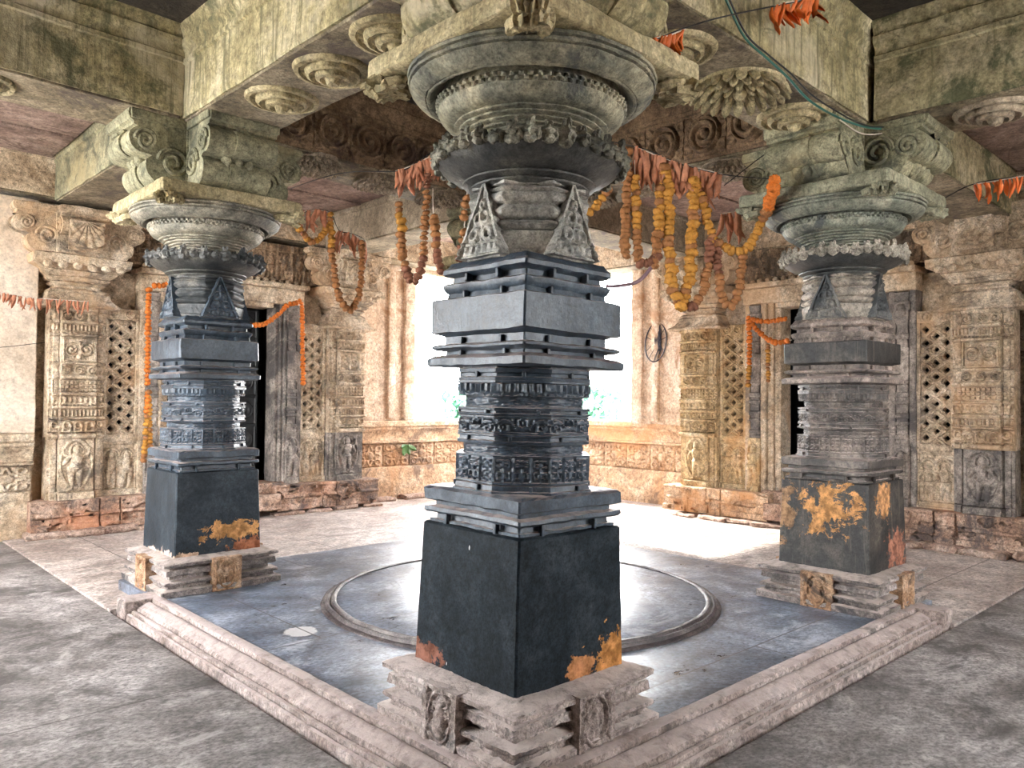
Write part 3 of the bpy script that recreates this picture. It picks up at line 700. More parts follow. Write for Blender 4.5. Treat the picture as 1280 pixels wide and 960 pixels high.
make_beam('brown scroll-carved beam running back from the left pillar to the far pillar', L_, B_, M['beam_inner'], 3, [(.68, .17, 2, -.08), (1.2, .18, 2, -.08), (1.75, .17, 2, -.06)], cut=(.24, .0), frieze=(-1, 7), mat2=M['beam_grey'])
make_beam('brown scroll-carved beam running back from the right pillar to the far pillar', R_, B_, M['beam_inner'], 4, [(.7, .17, 2, .06), (1.25, .18, 2, .06), (1.85, .17, 2, .06)], cut=(.24, .24), frieze=(1, 7), mat2=M['beam_grey'])
make_beam('yellow lichen beam going left from the left pillar out of the picture', L_, (-3.3, LY), M['beam'], 5, [(1.2, .18, 0, 0)], cut=(.25, 0))
make_beam('moss-stained beam going right from the right pillar out of the picture', R_, (LX, -3.3), M['beam_mossy'], 6, [(.78, .19, 0, .0), (1.4, .18, 0, 0)], cut=(.276, 0), mat2=M['beam_grey'])
make_beam('stone beam with green streaks from the left pillar back to the left wall', L_, (0, 5.42), M['bracket'], 7, cut=(.24, 0))
make_beam('cracked grey beam from the far pillar back to the left wall', B_, (LX, 5.42), M['beam_grey'], 8, cut=(.24, 0))
make_beam('mossy stone beam from the right pillar back to the right wall', R_, (5.08, 0), M['beam_mossy'], 9, cut=(.24, 0))
make_beam('grey beam from the far pillar back to the right wall', B_, (5.08, LY), M['beam_grey'], 10, cut=(.24, 0))
make_beam('stone beam from the nearest pillar running left above the viewer', F_, (-3.3, 0), M['beam'], 11, cut=(.24, 0))
make_beam('stone beam from the nearest pillar running right above the viewer', F_, (0, -3.3), M['beam'], 12, cut=(.24, 0))
make_beam('wall beam along the top of the left wall', (-3.7, 5.62), (5.9, 5.62), M['wall'], 13, W=.4, zoff=.02)
make_beam('wall beam along the top of the right wall', (5.28, 5.4), (5.28, -3.7), M['wall'], 14, W=.4, zoff=.02)
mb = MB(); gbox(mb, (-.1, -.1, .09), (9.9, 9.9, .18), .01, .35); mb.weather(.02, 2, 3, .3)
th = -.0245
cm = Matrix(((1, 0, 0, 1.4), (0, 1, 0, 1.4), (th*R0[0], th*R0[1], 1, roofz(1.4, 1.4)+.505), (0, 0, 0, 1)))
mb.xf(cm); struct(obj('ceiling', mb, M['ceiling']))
# lower slabs of the back aisles
for nm, x0, x1, y0, y1 in (('ceiling', .26, 2.29, 3.05, 5.4), ('ceiling', 2.81, 5.06, 3.05, 5.4), ('ceiling', 2.81, 5.06, .26, 2.54), ('ceiling', -2.8, -.26, 3.05, 5.4), ('ceiling', 2.81, 5.06, -2.8, -.26)):
    mb = MB(); gbox(mb, (0, 0, 0), (x1-x0, y1-y0, .06), .01, .2)
    for q in (.4, .7):
        gbox(mb, (0, (q-.5)*(y1-y0), -.035), ((x1-x0)*.98, .05, .03), .008, .2)
    mb.weather(.012, 3, 8, .4)
    xc, yc = (x0+x1)/2, (y0+y1)/2
    struct(obj(nm, mb, M['ceiling_pink'], None, T(xc, yc, roofz(xc, yc)+.37)))

# ------------------------------------------------------------------ floors
def slab(name, x0, x1, y0, y1, ztop, th, mat, res=.25, amp=.003):
    mb = MB(); gbox(mb, ((x0+x1)/2, (y0+y1)/2, ztop-th/2), (x1-x0, y1-y0, th), .004, res); mb.weather(amp, 2, 4, .3)
    return struct(obj(name, mb, mat))
slab('floor', -3.6, -.55, -3.6, 5.5, FZ, .1, M['floor'])
slab('floor', -.55, 5.2, -3.6, -.55, FZ, .1, M['floor'])
slab('floor', -.55, 5.9, 2.66, 6.2, FZ+.012, .1, M['floor_aisle'])
slab('floor', 2.66, 5.9, -.55, 2.66, FZ+.012, .1, M['floor_aisle'])
slab('floor', -.37, 2.87, -.37, 3.12, PZ, .15, M['platform'], .2, .0015)
for (nm, x0, x1, y0, y1) in (('ground', -40, 40, -40, 40),):
    mb = MB(); gbox(mb, (0, 0, -.75), (160, 160, .2), .05, 8); struct(obj(nm, mb, M['ground']))
mb = MB(); gbox(mb, (1.2, 1.2, -.47), (9.8, 9.8, .28), .02, .5); struct(obj('floor', mb, M['rubble']))

def kerb(label, Mx, L, seed):
    t = thing('stone_kerb', label, 'kerb', Mx)
    p = [(.03, -.26), (.03, PZ+.012), (.0, PZ+.016), (-.018, PZ+.01), (-.021, PZ-.002), (-.021, PZ-.035), (-.031, PZ-.035), (-.033, PZ-.004)]
    p += [(-.034-.064*s_, PZ+.0+.002*math.sin(s_*PI)-.03*s_) for s_ in (.1, .3, .5, .7, .9)]
    p += [(-.099, -.236), (-.1, -.262), (-.11, -.262), (-.112, -.236), (-.126, -.238), (-.128, -.262), (-.135, -.262), (-.138, -.248), (-.15, -.252), (-.155, -.3), (.03, -.3)]
    mb = MB(); extrude(mb, densify([(y, z) for y, z in p], .03), 0, L, int(L/.03)); mb.weather(.0028, 6, seed, .6)
    obj('moulded_edge', mb, M['kerb'], t)
    mb = MB(); gbox(mb, (.07, -.06, -.235), (.15, .2, .1), .012, .03, None, .006, seed); mb.weather(.008, 9, seed+1, .5); obj('end_stone', mb, M['kerb'], t)
    mb = MB(); gbox(mb, (L-.06, -.06, -.235), (.14, .2, .1), .012, .03, None, .006, seed); mb.weather(.008, 9, seed+2, .5); obj('end_stone', mb, M['kerb'], t)
# local x along the kerb, outside towards -y
kerb('worn moulded kerb along the platform edge between nearest and left pillars', T(-.37, 2.62, 0) @ RZ(-PI/2), 2.95, 3)
kerb('worn moulded kerb along the platform edge between nearest and right pillars', T(-.33, -.37, 0), 3.02, 6)

# ------------------------------------------------------------------ round dance platform
DC = (1.2, 1.245); DR = 1.09
dt = thing('round_stone_dais', 'low round polished stone dais with a moulded rim in the middle of the platform', 'dais', T(DC[0], DC[1], PZ))
mb = MB(); loft(mb, circ_out(192), [(-.01, DR-.06), (.022, DR-.06), (.026, DR-.07), (.026, DR*.5), (.026, .01)]); obj('top_slab', mb, M['platform'], dt)
mb = MB(); loft(mb, circ_out(240), [(-.01, DR+.012), (.006, DR+.012), (.012, DR+.004), (.012, DR-.012), (.018, DR-.014), (.027, DR-.022), (.027, DR-.03), (.02, DR-.034), (.02, DR-.04), (.034, DR-.046), (.036, DR-.058), (.031, DR-.068), (.02, DR-.07)], False)
mb.weather(.004, 9, 5, .5); obj('moulded_rim', mb, M['disc_rim'], dt)

# ------------------------------------------------------------------ shrine walls
def bands_fn(w, h, seed, motifs):
    """pilaster shaft: a list of (z0, z1, kind) bands over a stepped plan"""
    cw = w*.33
    def f(X, Z):
        ax_ = np.abs(X); step = np.where(ax_ < cw, .05, np.where(ax_ < w*.45, .02, 0.))
        step = step-.02*((np.abs(ax_-cw) < .006))
        H = step.copy(); step = step*1.
        for i, (a, b, kd) in enumerate(motifs):
            mk = (Z >= a)&(Z < b); v = (Z-a)/(b-a); zc = Z-a; hh = b-a
            if kd == 'ledge': g = .018*np.sqrt(np.clip(1-((v-.5)*2)**2, 0, 1))
            elif kd == 'groove': g = -.014+.012*(np.abs(((X/.028) % 1)-.5) < .2)
            elif kd == 'grid': g = .009*((np.abs(((X/.036) % 1)-.5) < .34)&(np.abs(((zc/.034) % 1)-.5) < .34))-.004
            elif kd == 'flute': g = .011*np.abs(np.sin(X*PI/.03))*(v > .12)*(v < .85)
            elif kd == 'dots':
                x = ((X/.04) % 1-.5)*2; g = .009*ridge(np.hypot(x, (v-.5)*2), .7)
            elif kd == 'scroll':
                g = 0
                for q in (-1, 0, 1): g = np.maximum(g, spiral_h(X, zc, q*w*.24, hh*.5, min(hh*.42, w*.11), 1.6, 1 if q else -1, 0, .011))
            elif kd == 'shrine':
                x = ((X/.085+.5) % 1-.5)*.085; e = np.hypot(x, (zc-hh*.55)); g = .012*ridge(np.abs(e-.026), .009)+.012*ridge(np.abs(np.abs(x)-.027), .007)*(zc < hh*.55)
                g = np.maximum(g, figure_h(x, zc, hh*.7, seed+i, 0, hh*.08, .5)); g = np.maximum(g, .01*((v < .1)|(v > .92)))
            elif kd == 'panel':
                inx = w*.3; e = np.minimum(inx-ax_, np.minimum(zc, hh-zc)); g = .014*((e > 0)&(e < .014))+.006*(e <= 0)
                s = np.maximum(spiral_h(X, zc, -w*.13, hh*.5, w*.12, 1.6, 1, 0, .012), spiral_h(X, zc, w*.13, hh*.5, w*.12, 1.6, -1, 0, .012))
                s = np.maximum(s, cap_(X, zc, 0, hh*.2, 0, hh*.8, .02, .012)*.7)
                g = np.where(e > .014, s, g)
            else: g = 0
            H = np.where(mk, H+g*1.9, H)
        return H+.006*(fbm(np.stack([X*35, Z*35, X*0+seed], -1), 3)-.5)+.004*(fbm(np.stack([X*110, Z*110, X*0+seed], -1), 2)-.5)
    return f
SHAFT = [(0, .045, 'ledge'), (.045, .06, 'groove'), (.06, .16, 'shrine'), (.16, .185, 'ledge'), (.185, .25, 'flute'), (.25, .28, 'ledge'), (.28, .29, 'groove'), (.29, .36, 'dots'), (.36, .39, 'ledge'), (.39, .50, 'grid'),
         (.50, .54, 'ledge'), (.54, .62, 'scroll'), (.62, .65, 'ledge'), (.65, .86, 'panel'), (.86, .89, 'ledge'), (.89, .905, 'groove'), (.905, .97, 'flute'), (.97, 1.0, 'ledge'), (1.0, 1.08, 'scroll'), (1.08, 1.12, 'ledge')]
def rectloft(mb, hw, yf, rows, yb=.2, k=14):
    """stacked three-sided plates against a wall, rows (z, projection)"""
    G = []
    for z, e in rows:
        a = [(-hw-e, yb)]+[(-hw-e, yb+(yf-e-yb)*j/4) for j in range(1, 4)]
        f = [(-hw-e+2*(hw+e)*j/k, yf-e) for j in range(k+1)]
        b = [(hw+e, yf-e+(yb-yf+e)*j/4) for j in range(1, 4)]+[(hw+e, yb)]
        G.append([(x, y, z) for x, y in a+f+b])
    G = np.array(G); mb.grid(G); n = G.shape[1]; b0 = mb.n-G.shape[0]*n
    mb.F.append(tuple(b0+i for i in range(n))[::-1]); mb.F.append(tuple(b0+(G.shape[0]-1)*n+i for i in range(n)))
    return mb
def make_pilaster(W, cx, label, mats, seed, fig_dark=False, dzt=0):
    w = .43
    t = thing('carved_pilaster', label, 'pilaster', W @ T(cx, .06, .04))
    def fp(X, Z):
        ax_ = np.abs(X); H = np.where(ax_ < w*.33, .03, np.where(ax_ < w*.45, .01, -.01)); H = H-.03*(np.abs(ax_-w*.33) < .006)
        fg = figure_h(X, Z, .40, seed, 0, .075, 1.15); H = H+fg
        H = H+.03*((Z < .06)&(ax_ < w*.36))-.012*((Z > .06)&(Z < .07))
        H = H+.014*ridge(np.abs(np.hypot(X/.12, (Z-.3)/.2)-1), .08)*(fg <= 0)*(ax_ < w*.3)
        return H+.006*(fbm(np.stack([X*40, Z*40, X*0+seed], -1), 3)-.5)
    pn = obj('figure_panel', relief(w, .51, fp, .005, .165), mats[0], t, T(0, .0, 0))
    obj('carved_shaft', relief(w, 1.12, bands_fn(w, 1.12, seed, SHAFT), .005, .165), mats[1], t, T(0, 0, .51))
    mb = MB(); rectloft(mb, w/2, 0, [(1.615, -.03), (1.618, .085), (1.625, .1), (1.638, .098), (1.655, .07), (1.68, .045), (1.71, .028), (1.745, .02), (1.75, -.02)])
    mb.weather(.008, 9, seed, .5); obj('eave', mb, mats[2], t)
    mb = MB(); rectloft(mb, w/2-.02, .01, [(1.745, -.02), (1.75, .02), (1.765, .025), (1.785, .0), (1.79, -.02), (1.81, -.02), (1.815, .0), (1.83, .02), (1.845, .0), (1.85, .03), (1.875, .05), (1.88, .035), (1.90, .07), (1.925, .095), (1.93, .085), (1.95, .12), (1.965, .15), (1.97, .17), (2.01, .175), (2.04, .178), (2.05, .165), (2.052, .0)])
    for q in (-.27, -.16, -.05, .06, .17, .28):
        ell(mb, (q, -.155, 1.955), (.04, .03, .035), 8, 6)
    mb.weather(.009, 8, seed+2, .5); obj('stepped_capital', mb, mats[2], t)
    return t
def make_corbel(W, cx, label, mat, seed, top):
    t = thing('wall_corbel', label, 'bracket', W @ T(cx, .22, 2.095)); h = top-2.095
    mb = MB(); gbox(mb, (0, -.11, h/2), (.4, .3, h), .01, .07); mb.weather(.007, 8, seed); obj('corbel_block', mb, mat, t)
    for a, L in ((0, .36), (PI/2, .5), (-PI/2, .5)):
        obj('scroll_arm', make_arm(L, .36, .0, h, seed+int(a*3)), mat, t, T(0, -.06 if a else 0, 0) @ RZ(a))
    # hanging fan leaf on the front
    r = relief(.26, .24, lambda X, Z: np.where(np.hypot(X, Z-.24) < .22, .02+.012*np.abs(np.sin(np.arctan2(X, .24-Z)*9))+.012*ridge(np.abs(np.hypot(X, Z-.24)-.12), .02), -.02), .006, .03)
    obj('fan_leaf', r, mat, t, T(0, -.36, .03))
    return t
def make_lattice(W, cx, label, mats, seed):
    w = .29
    t = thing('lattice_screen', label, 'lattice screen', W @ T(cx, .14, .04))
    def fp(X, Z):
        e = np.minimum(w/2-np.abs(X), np.minimum(Z, .46-Z)); H = .014*(e < .016)
        for q in (-1, 1):
            H = np.maximum(H, figure_h(X, Z, .34, seed+q, q*.062, .06, 1.1))
            H = np.maximum(H, .014*ridge(np.abs(np.hypot((X-q*.062)/.06, (Z-.36)/.05)-1), .2)*(Z > .34))
        H = H+.02*(Z < .05)
        return H+.006*(fbm(np.stack([X*40, Z*40, X*0+seed], -1), 3)-.5)
    obj('figure_panel', relief(w, .47, fp, .0055, .08), mats[0], t)
    # pierced lattice: staggered diamond holes
    mb = MB(); z0, z1 = .53, 1.55; nc = 3; cw = (w-.05)/nc; nr = 9; ch = (z1-z0)/nr; th = .06
    hs = .026
    for c in range(nc):
        xc = -w/2+.025+cw*(c+.5)
        off = 0 if c % 2 == 0 else .5
        zs = [(z0+(r+off)*ch, z0+(r+1+off)*ch, True) for r in range(nr if off == 0 else nr-1)]
        if off: zs = [(z0, z0+off*ch, False)]+zs+[(z1-off*ch, z1, False)]
        for a, b, hole in zs:
            zc = (a+b)/2
            sqp = [(-cw/2, a-zc), (0, a-zc), (cw/2, a-zc), (cw/2, 0), (cw/2, b-zc), (0, b-zc), (-cw/2, b-zc), (-cw/2, 0)]
            if not hole:
                mb.add([(xc+x, 0, zc+z) for x, z in sqp], [tuple(range(8))]); continue
            # four-petalled hole
            inn = []
            for i in range(8):
                an = math.atan2(sqp[i][1], sqp[i][0]); r_ = hs*(1.0 if i % 2 else .8); inn.append((r_*math.cos(an), r_*math.sin(an)))
            mid = [(x*1.5, z*1.5) for x, z in inn]
            V = [(xc+x, 0, zc+z) for x, z in sqp]+[(xc+x, -.012, zc+z) for x, z in mid]+[(xc+x, .0, zc+z) for x, z in inn]+[(xc+x, th, zc+z) for x, z in inn]
            F = []
            for lv in range(3):
                for i in range(8):
                    j = (i+1) % 8; F.append((lv*8+i, lv*8+j, lv*8+8+j, lv*8+8+i))
            mb.add(V, F)
    # raised diagonal strapwork
    for c in range(-1, nc+1):
        for r in range(-1, nr+1):
            xa = -w/2+.025+cw*(c+.5); za = z0+(r+(0 if c % 2 == 0 else .5)+.0)*ch
            for sg in (-1, 1):
                xb = xa+cw; zb = za+sg*ch*.5
                if xa < -w/2 or xb > w/2 or min(za, zb) < z0-.001 or max(za, zb) > z1+.001: continue
                d = math.atan2(zb-za, xb-xa); L = math.hypot(xb-xa, zb-za)
                gbox(mb, (0, 0, 0), (L, .034, .014), .005, .2, T((xa+xb)/2, -.004, (za+zb)/2) @ RY(-d))
    mb.weather(.004, 14, seed, .7); obj('pierced_lattice', mb, mats[1], t)
    mb = MB()
    for sg in (-1, 1): gbox(mb, (sg*(w/2-.012), .02, 1.06), (.03, .09, 1.16), .005, .05)
    gbox(mb, (0, .02, .5), (w, .09, .07), .006, .05); gbox(mb, (0, .02, 1.6), (w, .1, .1), .006, .05)
    mb.weather(.005, 10, seed, .6); fr = obj('stone_frame', mb, mats[1], t)
    r = relief(w-.06, .09, lambda X, Z: .006+np.maximum(spiral_h(X, Z, -.06, .045, .035, 1.3, 1, 0, .012), spiral_h(X, Z, .06, .045, .035, 1.3, -1, 0, .012)), .005, .02)
    obj('scroll_crest', r, mats[1], t, T(0, -.03, 1.555))
    return t
def make_base(W, x0, x1, label, mat, seed):
    xc = (x0+x1)/2; w = x1-x0
    t = thing('carved_base_course', label, 'wall base', W @ T(xc, 0, -.22))
    def f(X, Z):
        v = Z/.26
        pr = np.interp(v, [0, .01, .03, .22, .25, .27, .3, .43, .45, .48, .52, .58, .61, .63, .73, .75, .78, .84, .87, .9, .97, 1], [.05, .07, .078, .07, .055, .02, .005, .005, .04, .066, .074, .066, .045, .0, .0, .035, .05, .05, .03, .055, .06, .045])
        H = pr
        st = vnoise(np.stack([np.floor(X/.23+.4), np.floor(v*2.99), X*0+seed], -1), 3); H = H*np.where(st > .8, .55, 1.)
        for q in (-.27*w, .27*w):
            m = np.abs(X-q) < .055; H = np.where(m, np.maximum(H, .05), H); H = np.maximum(H, .05+figure_h(X, Z, .23, seed+int(q*10), q, .01, .8)*m)
        H = H-.03*(np.abs(np.abs(X)-.08) < .006)-.035*(fbm(np.stack([X*7, Z*14, X*0+seed], -1), 3) > .6)
        return H+.012*(fbm(np.stack([X*16, Z*16, X*0+seed], -1), 3)-.5)
    obj('moulded_blocks', relief(w, .26, f, .006, .2), mat, t)
    return t
def wall_assembly(side, W, lab, mats):
    """carved wall with a doorway in the middle; local x along the wall, y into it"""
    seed = 3 if side == 'left' else 40
    top = 2.49 if side == 'left' else 2.47
    nearest, far = (('left of', 'right of') if side == 'left' else ('right of', 'left of'))
    for sg, (lp, ll, lb, lc) in lab.items():
        s = seed+(5 if sg > 0 else 0)
        make_pilaster(W, sg*1.315, lp, (mats['fig'][sg], mats['pil'][sg], mats['cap'][sg]), s)
        make_lattice(W, sg*.945, ll, (mats['latfig'][sg], mats['lat'][sg]), s+1)
        make_base(W, *sorted((sg*.47, sg*1.66)), lb, mats['base'][sg], s+2)
        make_corbel(W, sg*1.315, lc, mats['cap'][sg], s+3, top)
    # doorway
    dn = 'door_1' if side == 'left' else 'door_2'
    d = bpy.data.objects.new(dn, None); COL.objects.link(d); d.matrix_world = W; struct(d)
    for sg in (-1, 1):
        dk = mats['jamb'][sg]
        mb = MB()
        e_ = .53 if side == 'left' else .45; q_ = (.635-e_)/3
        for (xa, xb, y, r_) in ((.745, .80, .1, .01), (e_+2*q_+.004, .635, .1, .01), (e_+q_+.003, e_+2*q_, .13, .01), (e_, e_+q_, .16, .008)):
            gbox(mb, (sg*(xa+xb)/2, y+.1, .97), (xb-xa, .2, 1.87), r_, .06)
        mb.weather(.004, 9, s, .6); obj('jamb', mb, dk, d)
        r = relief(min(.045, q_-.006), 1.3, lambda X, Z: .004+.006*np.abs(np.sin(Z*PI/.03))*np.abs(np.cos(X*40)), .006, .02)
        obj('jamb_beading', r, dk, d, T(sg*(e_+q_/2), .165, .55))
        r = relief(.13, .52, lambda X, Z: np.where(np.abs(X) < .06, .012, 0)+figure_h(X, Z, .4, seed+7+sg, 0, .07, 1.1)+.025*(Z < .06), .0055, .12)
        obj('guardian_panel', r, mats['guard'][sg], d, T(sg*.69, .08, .04))
        mb = MB(); pr = [(.56, .05), (.58, .056), (.6, .05), (.61, .058), (.64, .058), (.65, .045), (.72, .045), (.73, .058), (.75, .058), (.76, .046), (.78, .046), (.79, .06), (.82, .06), (.83, .048), (.9, .048), (.91, .06), (.93, .06), (.935, .05), (.96, .05), (.965, .06), (1.0, .058), (1.01, .045), (1.08, .043),
            (1.085, .058), (1.1, .06), (1.11, .05), (1.13, .058), (1.14, .058), (1.145, .056), (1.36, .056), (1.37, .06), (1.39, .06), (1.40, .046), (1.46, .044), (1.47, .056), (1.5, .058), (1.51, .048), (1.57, .042), (1.6, .05), (1.66, .066), (1.7, .055), (1.71, .07), (1.78, .072), (1.79, .05), (1.86, .06)]
        P, N, S, U = sq_out(6, .1); loft(mb, sq_out(6, .12), pr); mb.weather(.004, 14, s+3, .6)
        obj('colonnette', mb, mats['col'][sg], d, T(sg*.69, .14, 0))
        # little mask on the head of the colonnette
        r = relief(.12, .12, lambda X, Z: .01+cap_(X, Z, 0, .05, 0, .08, .045, .04)*.6+cap_(X, Z, -.03, .075, -.03, .075, .014, .014)*.8+cap_(X, Z, .03, .075, .03, .075, .014, .014)*.8, .005, .03)
        obj('face_mask', r, mats['col'][sg], d, T(sg*.69, .075, 1.64))
    mb = MB()
    gbox(mb, (0, .2, 1.95), (1.62, .26, .15), .012, .05); gbox(mb, (0, .15, 2.05), (1.66, .3, .05), .012, .05); gbox(mb, (0, .24, 1.9), (1.0, .22, .14), .01, .06)
    for i in range(20): ell(mb, (-.78+i*.082, .06, 2.09), (.028, .035, .03), 8, 6)
    mb.weather(.007, 8, seed, .5); obj('lintel', mb, mats['lint'], d)
    def frz(X, Z):
        x = ((X/.15+.5) % 1-.5)*.15; i = np.floor(X/.15+.5)
        H = figure_h(x, Z, .27, seed+1, 0, .03, 1.1); H = np.maximum(H, .016*ridge(np.abs(np.hypot(x/.06, (Z-.2)/.1)-1), .12)*(Z > .1))
        H = np.maximum(H, .02*ridge(np.abs(np.abs(x)-.07), .012)); H = H*(.5+.9*vnoise(np.stack([i, i*0, i*0+seed], -1), 4))
        return .01+H+.02*(Z > .31)+.02*(Z < .02)+.035*(fbm(np.stack([X*18, Z*18, X*0+seed], -1), 3)-.5)
    obj('carved_frieze', relief(2.0, .38, frz, .0075, .2), M['lintel'], d, T(0, .13, 2.1))
    mb = MB(); gbox(mb, (0, .22, .0), (1.2, .34, .12), .012, .05); gbox(mb, (0, .1, -.12), (1.0, .4, .16), .015, .05, None, .01, 3); mb.weather(.008, 8, seed, .5); obj('threshold', mb, mats['base'][1], d)
    # chamber behind the doorway and the lattices
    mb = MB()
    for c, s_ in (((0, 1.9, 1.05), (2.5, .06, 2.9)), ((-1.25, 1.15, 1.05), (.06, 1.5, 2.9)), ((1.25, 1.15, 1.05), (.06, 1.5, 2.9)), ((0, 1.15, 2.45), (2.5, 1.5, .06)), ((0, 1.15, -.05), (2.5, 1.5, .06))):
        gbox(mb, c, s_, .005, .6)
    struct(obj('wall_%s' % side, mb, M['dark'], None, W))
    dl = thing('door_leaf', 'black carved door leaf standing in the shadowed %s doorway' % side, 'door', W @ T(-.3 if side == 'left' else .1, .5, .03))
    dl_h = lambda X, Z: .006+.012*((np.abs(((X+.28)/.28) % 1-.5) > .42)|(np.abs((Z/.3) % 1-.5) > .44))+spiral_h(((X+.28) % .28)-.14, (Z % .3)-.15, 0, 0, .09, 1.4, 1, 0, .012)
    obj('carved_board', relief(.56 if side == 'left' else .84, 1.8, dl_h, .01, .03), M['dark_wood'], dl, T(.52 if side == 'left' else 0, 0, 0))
    r = MB(); tube(r, [(.3+.03*math.cos(a), -.03, .95+.03*math.sin(a)) for a in np.linspace(0, 2*PI, 14)[:-1]], .005, 6, True); obj('door_ring', r, M['iron'], dl)
WLm = T(LX/2, 5.36, 0); WRm = T(5.0, 1.3, 0) @ RZ(-PI/2)
w_, g_, gr_, ln_ = M['wall'], M['wall_gold_lit'], M['wall_grey'], M['lintel']
wall_assembly('left', WLm, {
    -1: ('cream carved pilaster left of the left doorway, bunting crossing its eave', 'pierced stone lattice left of the left doorway, beside the long orange and yellow garland', 'carved orange-brown base course left of the left doorway', 'cream scrolled corbel with fan leaf at the top left of the left wall'),
    1: ('grey-patched carved pilaster between the left doorway and the bright window', 'pierced stone lattice between the left doorway and its far pilaster', 'carved base course right of the left doorway', 'scrolled corbel above the pilaster beside the left window')},
    dict(fig={-1: w_, 1: gr_}, pil={-1: w_, 1: w_}, cap={-1: w_, 1: w_}, latfig={-1: w_, 1: w_}, lat={-1: w_, 1: w_}, base={-1: M['base'], 1: M['base']}, jamb={-1: w_, 1: gr_}, guard={-1: gr_, 1: gr_}, col={-1: gr_, 1: gr_}, lint=w_))
wall_assembly('right', WRm, {
    -1: ('golden-lit carved pilaster between the wire hoop and the right doorway', 'golden-lit pierced lattice left of the right doorway, beside the orange door garland', 'golden carved base course left of the right doorway', 'scrolled corbel above the golden-lit pilaster, behind the marigold garlands'),
    1: ('tan carved pilaster at the right edge with a grey standing figure', 'pierced stone lattice right of the right doorway, next to the right pillar', 'carved base course right of the right doorway, rubble at its foot', 'large tan scrolled corbel at the right edge under the dried-leaf bunting')},
    dict(fig={-1: g_, 1: gr_}, pil={-1: g_, 1: w_}, cap={-1: w_, 1: w_}, latfig={-1: g_, 1: w_}, lat={-1: g_, 1: w_}, base={-1: M['bench'], 1: M['base']}, jamb={-1: w_, 1: gr_}, guard={-1: g_, 1: gr_}, col={-1: gr_, 1: gr_}, lint=w_))

# plain walls around the assemblies
def wallbox(name, W, boxes, mat, seed):
    mb = MB()
    for x0, x1, y0, y1, z0, z1 in boxes: gbox(mb, ((x0+x1)/2, (y0+y1)/2, (z0+z1)/2), (x1-x0, y1-y0, z1-z0), .012, .1)
    mb.weather(.008, 4, seed, .4); return struct(obj(name, mb, mat, None, W))
for side, W in (('left', WLm), ('right', WRm)):
    wallbox('wall_%s' % side, W, [(-1.6, -1.1, .27, .6, -.27, 2.6), (1.1, 1.6, .27, .6, -.27, 2.6), (-1.1, 1.1, .34, .6, 2.02, 2.6), (-1.1, -.8, .24, .6, 1.66, 2.03), (.8, 1.1, .24, .6, 1.66, 2.03), (-1.1, -.47, .23, .5, -.27, .035), (.47, 1.1, .23, .5, -.27, .035)], M['wall'], 5)
wallbox('wall_left', WLm, [(-4.9, -1.6, .14, .5, .6, 2.55)], M['plaster'], 6)
wallbox('wall_right', WRm, [(1.6, 4.9, .16, .5, .6, 2.55)], M['pier'], 7)
# unseen walls added behind the viewer to cut frontal light; openings placed for fill
REAR_L = ((1.5, 4.4),)
REAR_R = ((-2.2, -1.2),)
def rear(name, W, a, b, openings):
    bx = [(a, b, 0, .4, -.27, .65), (a, b, 0, .4, 2.4, 3.0)]; x = a
    for o0, o1 in openings: bx.append((x, o0, .05, .4, .6, 2.45)); x = o1
    bx.append((x, b, .05, .4, .6, 2.45)); wallbox(name, W, bx, M['plaster'], 8)
rear('wall_rear_left', T(-3.3, 0, 0) @ RZ(PI/2), -3.7, 5.4, REAR_L)
rear('wall_rear_right', T(0, -3.3, 0) @ RZ(PI), -5.1, 3.7, REAR_R)
# window openings at the back corner: jamb piers stand on the benches
for n, (W, xp0, xp1, lab) in enumerate(((WLm, 1.56, 2.46, ''), (WRm, -2.44, -1.5, ''))):
    w0 = bpy.data.objects.new('window_%d' % (n+1), None); COL.objects.link(w0); w0.matrix_world = W; struct(w0)
    mb = MB(); gbox(mb, ((xp0+xp1)/2, .56, 1.58), (xp1-xp0, .36, 1.86), .02, .05, None, .012, 4)
    e = xp1 if n == 0 else xp0; sg = 1 if n == 0 else -1
    gbox(mb, (e-sg*.36, .4, 1.58), (.1, .1, 1.8), .012, .05, None, .01, 5); gbox(mb, (e-sg*.1, .385, 1.58), (.16, .08, 1.84), .015, .05, None, .01, 6)
    mb.weather(.008, 6, 5+n, .6); obj('jamb_pier', mb, M['pier'], w0)
    xa, xb = (1.56, 4.4) if n == 0 else (-4.4, -1.5)
    mb = MB(); gbox(mb, ((xa+xb)/2, .56, 2.56), (abs(xb-xa), .42, .2), .015, .08); gbox(mb, ((xa+xb)/2, .38, 2.47), (abs(xb-xa), .1, .06), .012, .08); mb.weather(.008, 6, 9, .5); obj('lintel', mb, M['pier'], w0)
mb = MB(); gbox(mb, (5.72, 6.02, 1.2), (.26, .26, 3.0), .02, .1); mb.weather(.01, 5, 3); struct(obj('wall_corner', mb, M['pier']))

